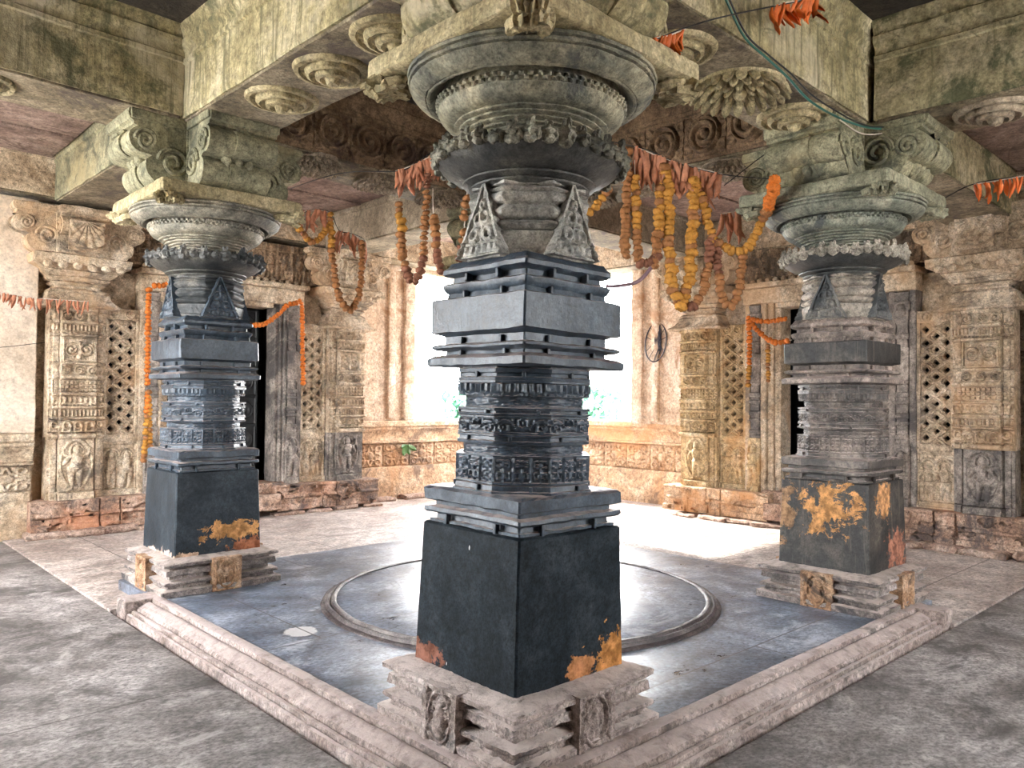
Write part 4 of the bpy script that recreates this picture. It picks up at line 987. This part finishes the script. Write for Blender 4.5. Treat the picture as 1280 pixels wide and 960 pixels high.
# ------------------------------------------------------------------ benches (half-walls)
def make_bench(W, x0, x1, yf, label, seed, mat, top=.66):
    xc = (x0+x1)/2; w = x1-x0
    t = thing('stone_bench', label, 'bench', W @ T(xc, yf, FZ))
    z = lambda v: v-FZ
    p = [(.0, z(top)), (-.02, z(top-.01)), (-.025, z(top-.06)), (-.012, z(top-.075)), (.0, z(top-.08)), (.0, z(top-.10)), (.03, z(top-.13)), (.05, z(top-.2)), (.045, z(top-.23)), (.02, z(top-.24)), (.02, z(top-.26)), (.1, z(top-.262)), (.5, z(top-.262)), (.5, z(top))]
    mb = MB(); extrude(mb, densify(p, .05), -w/2, w/2, int(w/.05)); mb.weather(.008, 7, seed, .5); obj('seat_slab', mb, mat, t)
    n = max(1, int(round(w/.36))); pw = w/n; ph = top-.264-.12
    for i in range(n):
        def f(X, Z, i=i):
            e = np.minimum(pw/2-np.abs(X), np.minimum(Z, ph-Z)); x = X/(pw*.4); zz_ = (Z-ph/2)/(ph*.42)
            q = np.abs(x)+np.abs(zz_); H = .014*ridge(np.abs(q-.85-.12*np.cos(np.arctan2(zz_, x)*8)), .16)
            H = np.maximum(H, .018*ridge(np.hypot(x, zz_), .4)); H = np.maximum(H, .014*ridge(np.abs(np.hypot(np.abs(x)-.75, np.abs(zz_)-.7)-.25), .1))
            return H+.012*ss(0, .012, e)+.01*(fbm(np.stack([X*22, Z*22, X*0+seed+i], -1), 3)-.5)-.012
        obj('frieze_panel', relief(pw-.004, ph, f, .007, .2), mat, t, T(-w/2+pw*(i+.5), .06, z(.12)))
    mb = MB(); gbox(mb, (0, .25, z(-.08)), (w, .46, .4), .02, .06, None, .012, seed); mb.weather(.01, 6, seed+1, .6); obj('footing_course', mb, mat, t)
    return t
make_bench(WLm, 1.62, 4.62, .30, 'orange stone bench under the bright window left of the nearest pillar, green sprig on it', 4, M['bench'])
make_bench(WRm, -4.3, -1.55, .42, 'golden stone bench under the window right of the nearest pillar, below the wire hoop', 8, M['bench'], .68)
make_bench(WLm, -4.9, -1.62, .06, 'weathered stone bench at the left edge below the plain plaster wall', 12, M['wall'], .6)
make_bench(WRm, 1.62, 4.9, .1, 'weathered stone bench at the right edge beyond the last pilaster', 16, M['wall'], .6)

# rubble along the wall feet
def rubble(name_label, W, x, y, s, seed, grp=None):
    mb = MB(); gbox(mb, (0, 0, s[2]/2), s, min(s)*.4, .03, None, .012, seed); mb.weather(.014, 8, seed, .7)
    o = obj('loose_stone', mb, M['rubble'], None, W @ T(x, y, FZ+.008) @ RZ(random.uniform(-.25, .25))); tag(o, name_label, 'stone', grp); return o
rr = random.Random(5)
for i, x in enumerate((-1.55, -1.28, -1.0, -.72, -.48)):
    rubble('flat broken stone in the footing below the left wall, left of the doorway', WLm, x, -.03-.02*(i % 2), (rr.uniform(.24, .34), .2, rr.uniform(.04, .065)), 10+i, 'footing stones left of the left door')
for i, x in enumerate((.6, .95, 1.25, 1.58)):
    rubble('flat broken stone in the footing right of the left doorway', WLm, x, -.02, (rr.uniform(.22, .32), .18, rr.uniform(.03, .05)), 20+i, 'footing stones right of the left door')
for i, x in enumerate((.5, .78, 1.06, 1.38, 1.68)):
    rubble('crumbling footing stone at the right wall, right of the doorway', WRm, x, -.05-.04*(i % 2), (rr.uniform(.26, .36), .26, rr.uniform(.05, .075)), 30+i, 'footing stones right of the right door')
for i, x in enumerate((-1.35, -1.0, -.72, -.45)):
    rubble('flat footing stone at the right wall, left of the doorway', WRm, x, -.06, (rr.uniform(.24, .34), .24, rr.uniform(.025, .045)), 40+i, 'footing stones left of the right door')
for i, x in enumerate((1.85, 2.4, 2.95)):
    rubble('thin flat stone at the foot of the left window bench', WLm, x, .25, (.42, .2, .05), 50+i, 'stones below the left window bench')

# ------------------------------------------------------------------ garlands
def flower_mesh(seed, flat=.78):
    rnd = random.Random(seed); ph = rnd.uniform(0, 6)
    mb = MB(); ell(mb, (0, 0, 0), (1, 1, flat), 18, 11, lambda u, v: 1+.13*np.sin(9*u+ph+3*v)*np.cos(v)+.1*np.sin(11*v+2*np.sin(5*u+ph)))
    return mb.weather(.08, 2.5, seed, .5)
_fm = {}
def flower(mname, var):
    k = (mname, var)
    if k not in _fm:
        me = bpy.data.meshes.new('flower'); mb = flower_mesh(var*7+1)
        me.from_pydata(mb.verts().tolist(), [], mb.F); me.polygons.foreach_set('use_smooth', [True]*len(me.polygons)); me.materials.append(M[mname]); _fm[k] = me
    return _fm[k]
def garland(label, pts, r, mnames, gap=1.25, start=0, group=None, squash=1., thread='thread', seed=0, jitter=.28, skip=()):
    """marigold string along pts; flowers start after the bare length `start`"""
    P = smooth(pts, 10); o = P[0].copy()
    t = thing('marigold_garland', label, 'garland', T(*o), group)
    mb = MB(); tube(mb, P-o, .0028, 6); obj('thread', mb, M[thread], t)
    seg = np.linalg.norm(np.diff(P, axis=0), axis=1); cum = np.concatenate([[0], np.cumsum(seg)]); L = cum[-1]
    rnd = random.Random(seed); s = start+r*.6; i = 0
    while s < L:
        j = min(len(P)-2, int(np.searchsorted(cum, s)-1)); j = max(0, j); f = (s-cum[j])/max(seg[j], 1e-6); q = P[j]+(P[j+1]-P[j])*f-o
        tg = Vector(P[j+1]-P[j]).normalized(); rot = tg.to_track_quat('Z', 'Y').to_matrix().to_4x4()
        rq = r*rnd.uniform(.82, 1.15)
        if not any(a <= s/L <= b for a, b in skip):
            mn = mnames[min(len(mnames)-1, int(len(mnames)*s/L+rnd.uniform(-.25, .25)))] if len(mnames) > 1 else mnames[0]
            if mn == 'marigold' and rnd.random() < .2: mn = 'marigold_dry'
            fo = bpy.data.objects.new('flower', flower(mn, rnd.randrange(3))); COL.objects.link(fo); fo.parent = t
            fo.matrix_local = T(q[0]+rnd.uniform(-1, 1)*r*jitter, q[1]+rnd.uniform(-1, 1)*r*jitter, q[2]) @ rot @ RX(rnd.uniform(-.5, .5)) @ RZ(rnd.uniform(0, 6)) @ Matrix.Diagonal((rq, rq, rq*squash, 1))
        s += rq*gap*1.12*rnd.uniform(.85, 1.15)*squash; i += 1
    return t
def toran(label, pts, leaves, size, mat, seed, drop=1., cat='leaf bunting'):
    """dried mango leaves tied along a cord"""
    P = smooth(pts, 10); o = P[0].copy(); t = thing('dried_leaf_bunting', label, cat, T(*o))
    mb = MB(); tube(mb, P-o, .003, 6); obj('cord', mb, M['thread'], t)
    rnd = random.Random(seed); d = P[-1]-P[0]; ang = math.atan2(d[1], d[0])
    for i in range(leaves):
        f = (i+.5)/leaves*(len(P)-1); j = min(int(f), len(P)-2); q = P[j]+(P[j+1]-P[j])*(f-j)-o
        L = size*rnd.uniform(.65, 1.2); w = size*rnd.uniform(.08, .15); n = 9
        cu = rnd.uniform(-1.2, 1.2); tw = rnd.uniform(-2.2, 2.2); fold = rnd.uniform(.3, 1.1)
        G = np.zeros((n, 5, 3))
        for a in range(n):
            v = a/(n-1); ww = w*math.sin(PI*min(1, .1+v*.9))**.7+.002
            th_ = tw*v
            for b in range(5):
                u = (b-2)/2; x = ww*u*math.cos(fold*abs(u)); y = ww*abs(u)*math.sin(fold*abs(u))*1.2
                G[a, b] = (x*math.cos(th_)-y*math.sin(th_)+cu*.12*L*v*v, x*math.sin(th_)+y*math.cos(th_)+.15*L*math.sin(v*3+cu), -L*v*(1-.15*abs(cu)*v)*drop)
        m2 = MB(); m2.grid(G); B = G.copy(); B[..., 1] += .0022; m2.grid(B[::-1]); m2.weather(.004, 30, seed+i, .3)
        lf = obj('dried_leaf', m2, mat, t, T(*q) @ RZ(ang+rnd.uniform(-.7, .7)) @ RX(rnd.uniform(-.2, .2)) @ RY(rnd.uniform(-.25, .25)), 80)
    return t
G = {
'g1': [[0.805, 1.917, 2.096], [0.812, 1.908, 1.936], [0.82, 1.899, 1.777]] ,
'g1b': [[0.82, 1.899, 1.777], [0.841, 1.876, 1.651], [0.868, 1.847, 1.612], [0.89, 1.823, 1.67], [0.909, 1.802, 1.776]] ,
'g2': [[0.918, 1.792, 2.268], [0.913, 1.797, 2.046], [0.909, 1.802, 1.776]] ,
'g3': [[0.942, 1.766, 2.176], [0.946, 1.761, 1.997], [0.961, 1.745, 1.775], [0.981, 1.722, 1.669]] ,
'g4': [[1.082, 1.612, 2.149], [1.071, 1.624, 1.933], [1.046, 1.651, 1.693]] ,
'b1': [[0.787, 1.936, 2.281], [0.872, 1.843, 2.323], [0.969, 1.736, 2.403]] ,
'g5': [[1.718, 0.914, 2.395], [1.719, 0.913, 2.067], [1.714, 0.918, 1.736]] ,
'g6': [[1.749, 0.879, 2.328], [1.756, 0.871, 2.09], [1.767, 0.86, 1.75], [1.792, 0.832, 1.717], [1.824, 0.798, 1.731], [1.855, 0.764, 1.778]] ,
'rope': [[1.639, 1.0, 1.581], [1.696, 0.938, 1.585], [1.774, 0.852, 1.618], [1.845, 0.774, 1.749]] ,
'g7': [[1.853, 0.765, 2.174], [1.845, 0.774, 1.947], [1.83, 0.791, 1.702]] ,
'g8': [[1.872, 0.745, 2.301], [1.882, 0.733, 1.994], [1.892, 0.722, 1.688], [1.918, 0.694, 1.5], [1.936, 0.674, 1.458]] ,
'g9': [[1.984, 0.621, 2.219], [1.979, 0.627, 1.899], [1.964, 0.643, 1.617], [1.936, 0.674, 1.458]] ,
'g9b': [[1.936, 0.674, 1.458], [1.992, 0.612, 1.476], [2.029, 0.572, 1.617], [2.041, 0.559, 1.71]] ,
'g10': [[2.012, 0.59, 2.133], [2.034, 0.566, 1.968], [2.062, 0.535, 1.851], [2.106, 0.488, 1.813], [2.149, 0.44, 1.78], [2.195, 0.39, 1.812], [2.229, 0.353, 1.896], [2.25, 0.329, 1.97]] ,
'g10b': [[2.199, 0.301, 1.957], [2.143, 0.251, 1.994], [2.041, 0.167, 2.032], [1.987, 0.114, 2.073], [1.99, 0.111, 2.125]] ,
'g11': [[2.047, 0.552, 1.87], [2.041, 0.559, 1.71]] ,
'g12': [[2.075, 0.522, 1.851], [2.078, 0.518, 1.663], [2.094, 0.501, 1.514], [2.128, 0.463, 1.462], [2.152, 0.437, 1.523], [2.165, 0.423, 1.663], [2.167, 0.42, 1.794]] ,
'g13': [[1.574, 1.072, 2.008], [1.615, 1.027, 2.093], [1.655, 0.982, 2.173]] ,
'b2': [[1.749, 0.88, 2.408], [1.912, 0.7, 2.31], [2.096, 0.499, 2.235]] ,
'b3': [[2.491, 0.765, 2.113], [2.593, 0.653, 2.143]] ,
'g14': [[1.232, 4.3, 2.689], [1.271, 4.3, 2.571], [1.348, 4.3, 2.486], [1.426, 4.3, 2.386], [1.521, 4.3, 2.301], [1.607, 4.3, 2.342], [1.694, 4.3, 2.471]] ,
'g15': [[1.708, 4.3, 2.597], [1.748, 4.3, 2.167], [1.819, 4.3, 1.846], [1.938, 4.3, 1.725], [2.03, 4.3, 1.882], [2.06, 4.3, 2.17], [2.06, 4.3, 2.39]] ,
'b5': [[1.378, 4.3, 2.519], [1.532, 4.3, 2.588], [1.708, 4.3, 2.597]] ,
'b6': [[1.809, 4.3, 2.446], [1.944, 4.3, 2.437], [2.092, 4.3, 2.377]] ,
'd1': [[0.523, 5.3, 1.903], [0.599, 5.3, 1.911], [0.682, 5.3, 1.935]] ,
'd2': [[0.489, 5.3, 1.878], [0.49, 5.3, 1.45], [0.492, 5.3, 1.01]] ,
'd3': [[0.499, 5.3, 0.967], [0.492, 5.3, 0.634], [0.471, 5.3, 0.317]] ,
'd4': [[0.506, 5.3, 0.967], [0.518, 5.3, 0.669], [0.53, 5.3, 0.399]] ,
'd5': [[1.413, 5.3, 1.618], [1.577, 5.3, 1.638], [1.727, 5.3, 1.745], [1.829, 5.3, 1.859]] ,
'd6': [[1.846, 5.3, 1.86], [1.916, 5.3, 1.875], [1.979, 5.3, 1.872], [1.994, 5.3, 1.465], [2.01, 5.3, 1.024]] ,
'e1': [[4.95, 1.99, 1.733], [4.95, 1.812, 1.682], [4.95, 1.569, 1.695]] ,
'e2': [[4.95, 1.973, 1.709], [4.95, 1.854, 1.577], [4.95, 1.705, 1.478], [4.95, 1.53, 1.492]] ,
'e3': [[4.95, 1.973, 1.709], [4.95, 1.963, 1.397], [4.95, 1.98, 1.072]] ,
'e4': [[4.95, 1.771, 1.466], [4.95, 1.77, 1.101]] ,
'w1': [[0.148, -0.5, 2.157], [0.205, -0.5, 2.201]] ,
'b8': [[0.185, -0.42, 2.103], [0.265, -0.42, 2.14], [0.359, -0.42, 2.193]] ,
'wire1': [[0.185, -0.42, 2.098], [0.359, -0.42, 2.196], [0.581, -0.42, 2.31], [0.967, -0.42, 2.489], [1.497, -0.42, 2.728]] ,
'b7': [[0.967, -0.42, 2.489], [1.196, -0.42, 2.598], [1.403, -0.42, 2.687]] ,
'green': [[0.802, -0.3, 2.519], [0.954, -0.3, 2.405], [1.136, -0.3, 2.372], [1.325, -0.3, 2.342], [1.514, -0.3, 2.297], [1.76, -0.3, 2.291], [2.078, -0.3, 2.316], [2.414, -0.3, 2.383], [3.097, -0.3, 2.571]] ,
'white': [[1.847, -0.3, 2.286], [2.078, -0.3, 2.279], [2.329, -0.3, 2.336], [2.546, -0.3, 2.429]] ,
'thin': [[2.332, 0.099, 2.467], [2.183, 0.263, 2.333], [2.017, 0.445, 2.143]] ,
'b10': [[2.95, -0.564, 2.138], [2.95, -0.674, 2.134], [2.95, -0.822, 2.135]] ,
'wire10': [[2.95, -0.157, 2.065], [2.95, -0.369, 2.074], [2.95, -0.564, 2.138], [2.95, -0.822, 2.135]] ,
'b9': [[-0.681, 5.2, 1.719], [-0.432, 5.2, 1.693], [-0.013, 5.2, 1.7]] ,
'hoop': [[5.4, 3.379, 1.586], [5.4, 3.351, 2.571], [5.4, 3.358, 1.822]] ,
'hoopr': [[5.4, 3.536, 1.594], [5.4, 3.225, 1.578], [5.4, 3.38, 1.814], [5.4, 3.377, 1.358]] ,
'plant': [[3.564, 5.68, 0.304], [3.634, 5.68, 0.33], [3.694, 5.68, 0.232]] ,
}
MO, MY, MD, MBR = 'marigold_orange', 'marigold', 'marigold_dry', 'marigold_brown'
fr_ = .027
garland('hanging yellow-brown marigold string, first to the left of the nearest pillar', G['g1'], fr_, [MD, MY, MD], 1.2, 0, seed=1)
garland('small brown loop of marigolds dangling before the left window', G['g1b'], .026, [MD, MBR, MBR, MBR], 1.2, seed=2)
garland('sparse dried brown marigold string, second left of the nearest pillar', G['g2'], .026, [MBR, MD, MD, MD], 1.5, seed=3, squash=.75)
garland('brown marigold string on a bare thread, third left of the nearest pillar', G['g3'], .027, [MD, MD, MBR], 1.1, .16, seed=4)
garland('short dried marigold string touching the left side of the nearest pillar', G['g4'], .026, [MD, MD, MBR], 1.4, .02, seed=5, skip=((.38, .45), (.66, .72)))
garland('rusty marigold string hanging just right of the nearest pillar', G['g5'], .029, [MD, MD, MD], .95, seed=6)
garland('olive-yellow marigold string looping up beside the rusty one', G['g6'], .028, [MY, MY, MY, MD, MBR], 1.05, .09, seed=7)
garland('long doubled yellow marigold string, left strand of the middle bunch', G['g7'], .031, [MY, MY, MD], .9, seed=8)
garland('long golden marigold string dropping to the lowest loop', G['g8'], .033, [MY, MY, MY, MY], .85, seed=9)
garland('thick golden marigold string rising from the lowest loop to the bunting', G['g9'], .034, [MY, MY, MY, MY], .85, seed=10)
garland('brown marigold swag from the lowest loop up to the right', G['g9b'], .027, [MBR, MD, MD], 1.0, seed=11)
garland('yellow marigold swag sweeping up to the right pillar', G['g10'], .028, [MY, MY, MY, MY, MY], 1.0, seed=12)
garland('bright orange marigold end tied to the right pillar capital', G['g10b'], .032, [MD, MO, MO, MO], .95, seed=13)
garland('short rust-brown marigold string above the U-shaped loop', G['g11'], .028, [MBR, MBR], 1.0, seed=14)
garland('orange-brown U-shaped marigold loop left of the right pillar', G['g12'], .025, [MBR, MD, MD, MD], 1.05, seed=15)
garland('small yellow marigold cluster at the right flank of the nearest pillar', G['g13'], .028, [MY, MY, MD], 1.3, seed=16)
garland('pale yellow marigold swag hanging from the left pillar capital', G['g14'], .03, [MO, MY, MY, MY], 1.1, .16, seed=17)
garland('dried marigold loop hanging over the corner beside the left door frame', G['g15'], .032, [MY, MD, MD, MD, MD], 1.25, seed=18)
garland('short orange marigold string across the top of the left door jamb', G['d1'], .026, [MO], 1.3, seed=19, jitter=.12)
garland('long orange marigold string hanging down the left side of the left doorway', G['d2'], .026, [MO], 1.3, seed=20, jitter=.12)
garland('yellow marigold tail hanging lowest at the left side of the left doorway', G['d3'], .025, [MO, MY, MY], 1.3, seed=21, jitter=.12)
garland('shorter yellow marigold tail beside the lowest one at the left doorway', G['d4'], .024, [MY, MY], 1.3, seed=22, jitter=.12)
garland('orange marigold swag curving up across the left doorway', G['d5'], .024, [MO], 1.3, seed=23, jitter=.12)
garland('straight orange marigold string on the right jamb of the left doorway', G['d6'], .024, [MO], 1.3, seed=24, jitter=.12)
garland('level orange marigold string over the right doorway', G['e1'], .024, [MO], 1.3, seed=25, jitter=.12)
garland('drooping orange marigold swag over the right doorway', G['e2'], .026, [MO], 1.3, seed=26, jitter=.12)
garland('vertical orange marigold string beside the golden-lit lattice at the right doorway', G['e3'], .025, [MO, MO, MY], 1.3, seed=27, jitter=.12)
garland('short yellow marigold tassel hanging inside the right door frame', G['e4'], .022, [MY], 1.3, seed=28, jitter=.12)
toran('orange dried-leaf bunting tied to the left flank of the nearest pillar', G['b1'], 34, .15, M['leaf_pink'], 1, 1.1)
toran('long rust-coloured dried-leaf bunting right of the nearest pillar', G['b2'], 44, .19, M['leaf_pink'], 2, 1.15)
toran('small tuft of dried leaves between the marigold swag and the right pillar', G['b3'], 7, .2, M['leaf_pink'], 3)
toran('pinkish dried-leaf bunting above the left doorway corner', G['b5'], 15, .2, M['leaf_pink'], 5)
toran('pink dried-leaf bunting near the left window, right of the corner swag', G['b6'], 14, .2, M['leaf_pink'], 6)
toran('bright orange leaf bunch hanging at the top edge right of centre', G['b7'], 26, .11, M['leaf_bright'], 7, 1.1)
toran('bright orange leaf bunch tied at the right corner of the nearest abacus', G['b8'], 22, .085, M['leaf_bright'], 8, 1.)
toran('rust leaf bunting stretched across the plaster wall at the left edge', G['b9'], 34, .11, M['leaf_pink'], 9)
toran('orange leaf bunting hanging at the right edge under the mossy beam', G['b10'], 16, .11, M['leaf_bright'], 10, 1.)

# ------------------------------------------------------------------ wires, hoop, sprig
def wire(name, label, pts, r, mat, cat='wire'):
    P = smooth(pts, 10); mb = MB(); tube(mb, P, r, 7); return tag(obj(name, mb, M[mat]), label, cat)
wire('black_wire', 'thin black wire strung at the top right between the orange leaf bunches', G['wire1'], .003, 'cable')
wire('green_cable', 'green twin cable sagging along the right beam to the right pillar bracket', G['green'], .0055, 'green_cable')
wire('black_cable', 'black cable running beside the green cable on the right beam', [(a, b-.012, c+.012+.01*math.sin(a*5)) for a, b, c in G['green']], .004, 'cable')
wire('pale_wire', 'pale looped wire on the mossy bracket of the right pillar', G['white'], .003, 'thread')
wire('thin_black_wire', 'thin black wire slanting from the right bracket down to the bunting', G['thin'], .0025, 'cable')
wire('hanging_cord', 'dark cord carrying the leaf bunting at the right edge', G['wire10'], .003, 'cable')
wire('bunting_cord', 'thin dark cord across the hall behind the nearest pillar, carrying the leaf bunting', [G['g14'][0], (.55, 2.2, 2.27), G['b1'][0], G['b1'][1], G['b1'][2], (1.35, 1.31, 2.5), G['b2'][0], G['b2'][1], G['b2'][2], (2.3, .27, 2.2)], .003, 'cable')
wire('corner_cord', 'thin dark cord with dried leaves strung over the left doorway corner', [G['g14'][0]]+G['b5']+G['b6']+[(2.62, 5.1, 2.3)], .003, 'cable')
wire('dull_purple_cord', 'limp purple-brown cord end swinging right of the nearest pillar', G['rope'], .011, 'rope', 'cord')
wire('loose_string', 'thin string across the plaster wall at the left edge', [(-1.0, 5.3, 1.25), (-.62, 5.3, 1.29), (-.3, 5.36, 1.35)], .0025, 'cable')
ht = thing('wire_hoop', 'dark wire hoop hanging on a string before the right window pier', 'hoop', T(5.36, 3.375, 1.586))
mb = MB(); tube(mb, [(.03*math.sin(a), .145*math.cos(a), .225*math.sin(a)) for a in np.linspace(0, 2*PI, 40)[:-1]], .0075, 8, True); obj('ring', mb, M['iron'], ht)
mb = MB()
for a, b in ((.3, 2.9), (1.1, 4.4), (2.0, 5.3), (3.6, .9), (4.8, 1.7), (5.8, 2.4), (1.57, 4.71)):
    tube(mb, [(.03*math.sin(a), .145*math.cos(a), .225*math.sin(a)), (.01, .07*math.cos((a+b)/2), .05*math.sin(a+b)), (.03*math.sin(b), .145*math.cos(b), .225*math.sin(b))], .0035, 6)
for k in range(7): tube(mb, [(.012, -.05+.01*k, .2), (-.01, -.07+.013*k, .02), (.0, -.08+.012*k, -.1-.02*(k % 3))], .005, 6)
obj('wire_web', mb, M['iron'], ht)
mb = MB(); tube(mb, smooth([(0, 0, .225), (.005, .005, .6), (0, 0, .9)]), .003, 6); obj('string', mb, M['cable'], ht)
def leaf_mb(L, w):
    n = 8; Gq = np.zeros((n, 5, 3))
    for a in range(n):
        v = a/(n-1); ww = w*math.sin(PI*(.04+.94*v))**.8
        for b in range(5): u = (b-2)/2; Gq[a, b] = (ww*u, -.03*math.sin(v*2.2)-.01*abs(u), L*v)
    m2 = MB(); m2.grid(Gq); B = Gq.copy(); B[..., 1] += .003; m2.grid(B[::-1]); return m2
pt = thing('green_sprig', 'small green-leaved sprig growing from the orange bench left of the nearest pillar', 'plant', T(3.58, 5.70, .36))
mb = MB(); tube(mb, smooth([(0, .05, -.02), (0, -.03, .0), (.01, -.05, .02)]), .004, 6); obj('stem', mb, M['leaf_green'], pt)
for i, (rx, ry, L) in enumerate(((1.9, -1.0, .12), (2.6, .5, .14), (2.3, 1.3, .1), (2.9, -.3, .12), (1.2, -.6, .08))):
    obj('leaf', leaf_mb(L, L*.26), M['leaf_green'], pt, T(0, -.045, .01) @ RY(ry) @ RX(rx*.35) @ RX(PI*.5 if i > 3 else PI*.62))
# trees outside the window, seen past the nearest pillar
def tree(label, x, y, z0, h, seed):
    t = thing('outdoor_tree', label, 'tree', T(x, y, z0)); rnd = random.Random(seed)
    mb = MB(); tube(mb, smooth([(0, 0, 0), (.1, .05, h*.4), (0, -.05, h*.8)]), [.12-.09*i/12 for i in range(13)], 9); obj('trunk', mb, M['bark'], t)
    mb = MB()
    for i in range(420):
        a = rnd.uniform(0, 2*PI); r = rnd.uniform(0, 1)**.6*h*.33; zz_ = h*.72+rnd.uniform(-.3, .3)*h
        q = leaf_mb(.22, .07); mb.merge(q, T(r*math.cos(a), r*math.sin(a), zz_) @ RZ(rnd.uniform(0, 6)) @ RX(rnd.uniform(0, 3)))
    o = obj('foliage', mb, M['leaf_far'], t)
tree('hazy green treetop outside, left of the nearest pillar', 11.2, 13.9, -.65, 1.8, 3)
tree('hazy blue-green treetop outside, right of the nearest pillar', 13.0, 10.8, -.65, 1.9, 5)

# ------------------------------------------------------------------ light, sky, camera
w = bpy.data.worlds.new('sky'); SC.world = w; w.use_nodes = True
bg = w.node_tree.nodes['Background']; bg.inputs[0].default_value = (.97, .985, 1, 1); bg.inputs[1].default_value = 34.0
sl = bpy.data.lights.new('sun', 'SUN'); sl.energy = 24; sl.angle = math.radians(1.2); sl.color = (1, .95, .86); so = bpy.data.objects.new('sun', sl); COL.objects.link(so)
so.rotation_euler = Vector((-.12, -1, -.56)).to_track_quat('-Z', 'Y').to_euler()
cam = bpy.data.cameras.new('camera'); co = bpy.data.objects.new('camera', cam); COL.objects.link(co)
cam.sensor_width = 36; cam.lens = 977.3/1280*36; cam.clip_start = .05; cam.clip_end = 300
yw, pt_, rl = .8158, .0222, .009
F = Vector((math.cos(pt_)*math.cos(yw), math.cos(pt_)*math.sin(yw), math.sin(pt_))); Rr = Vector((math.sin(yw), -math.cos(yw), 0)); Uu = Rr.cross(F)
R2 = math.cos(rl)*Rr+math.sin(rl)*Uu; U2 = -math.sin(rl)*Rr+math.cos(rl)*Uu
co.matrix_world = Matrix(((R2.x, U2.x, -F.x, -1.904), (R2.y, U2.y, -F.y, -1.968), (R2.z, U2.z, -F.z, .899), (0, 0, 0, 1)))
SC.camera = co
vs = SC.view_settings; vs.view_transform = 'Standard'; vs.look = 'None'; vs.gamma = 1; vs.use_curve_mapping = False; vs.exposure = .12
SC.cycles.max_bounces = 10; SC.cycles.diffuse_bounces = 6; SC.cycles.use_denoising = True
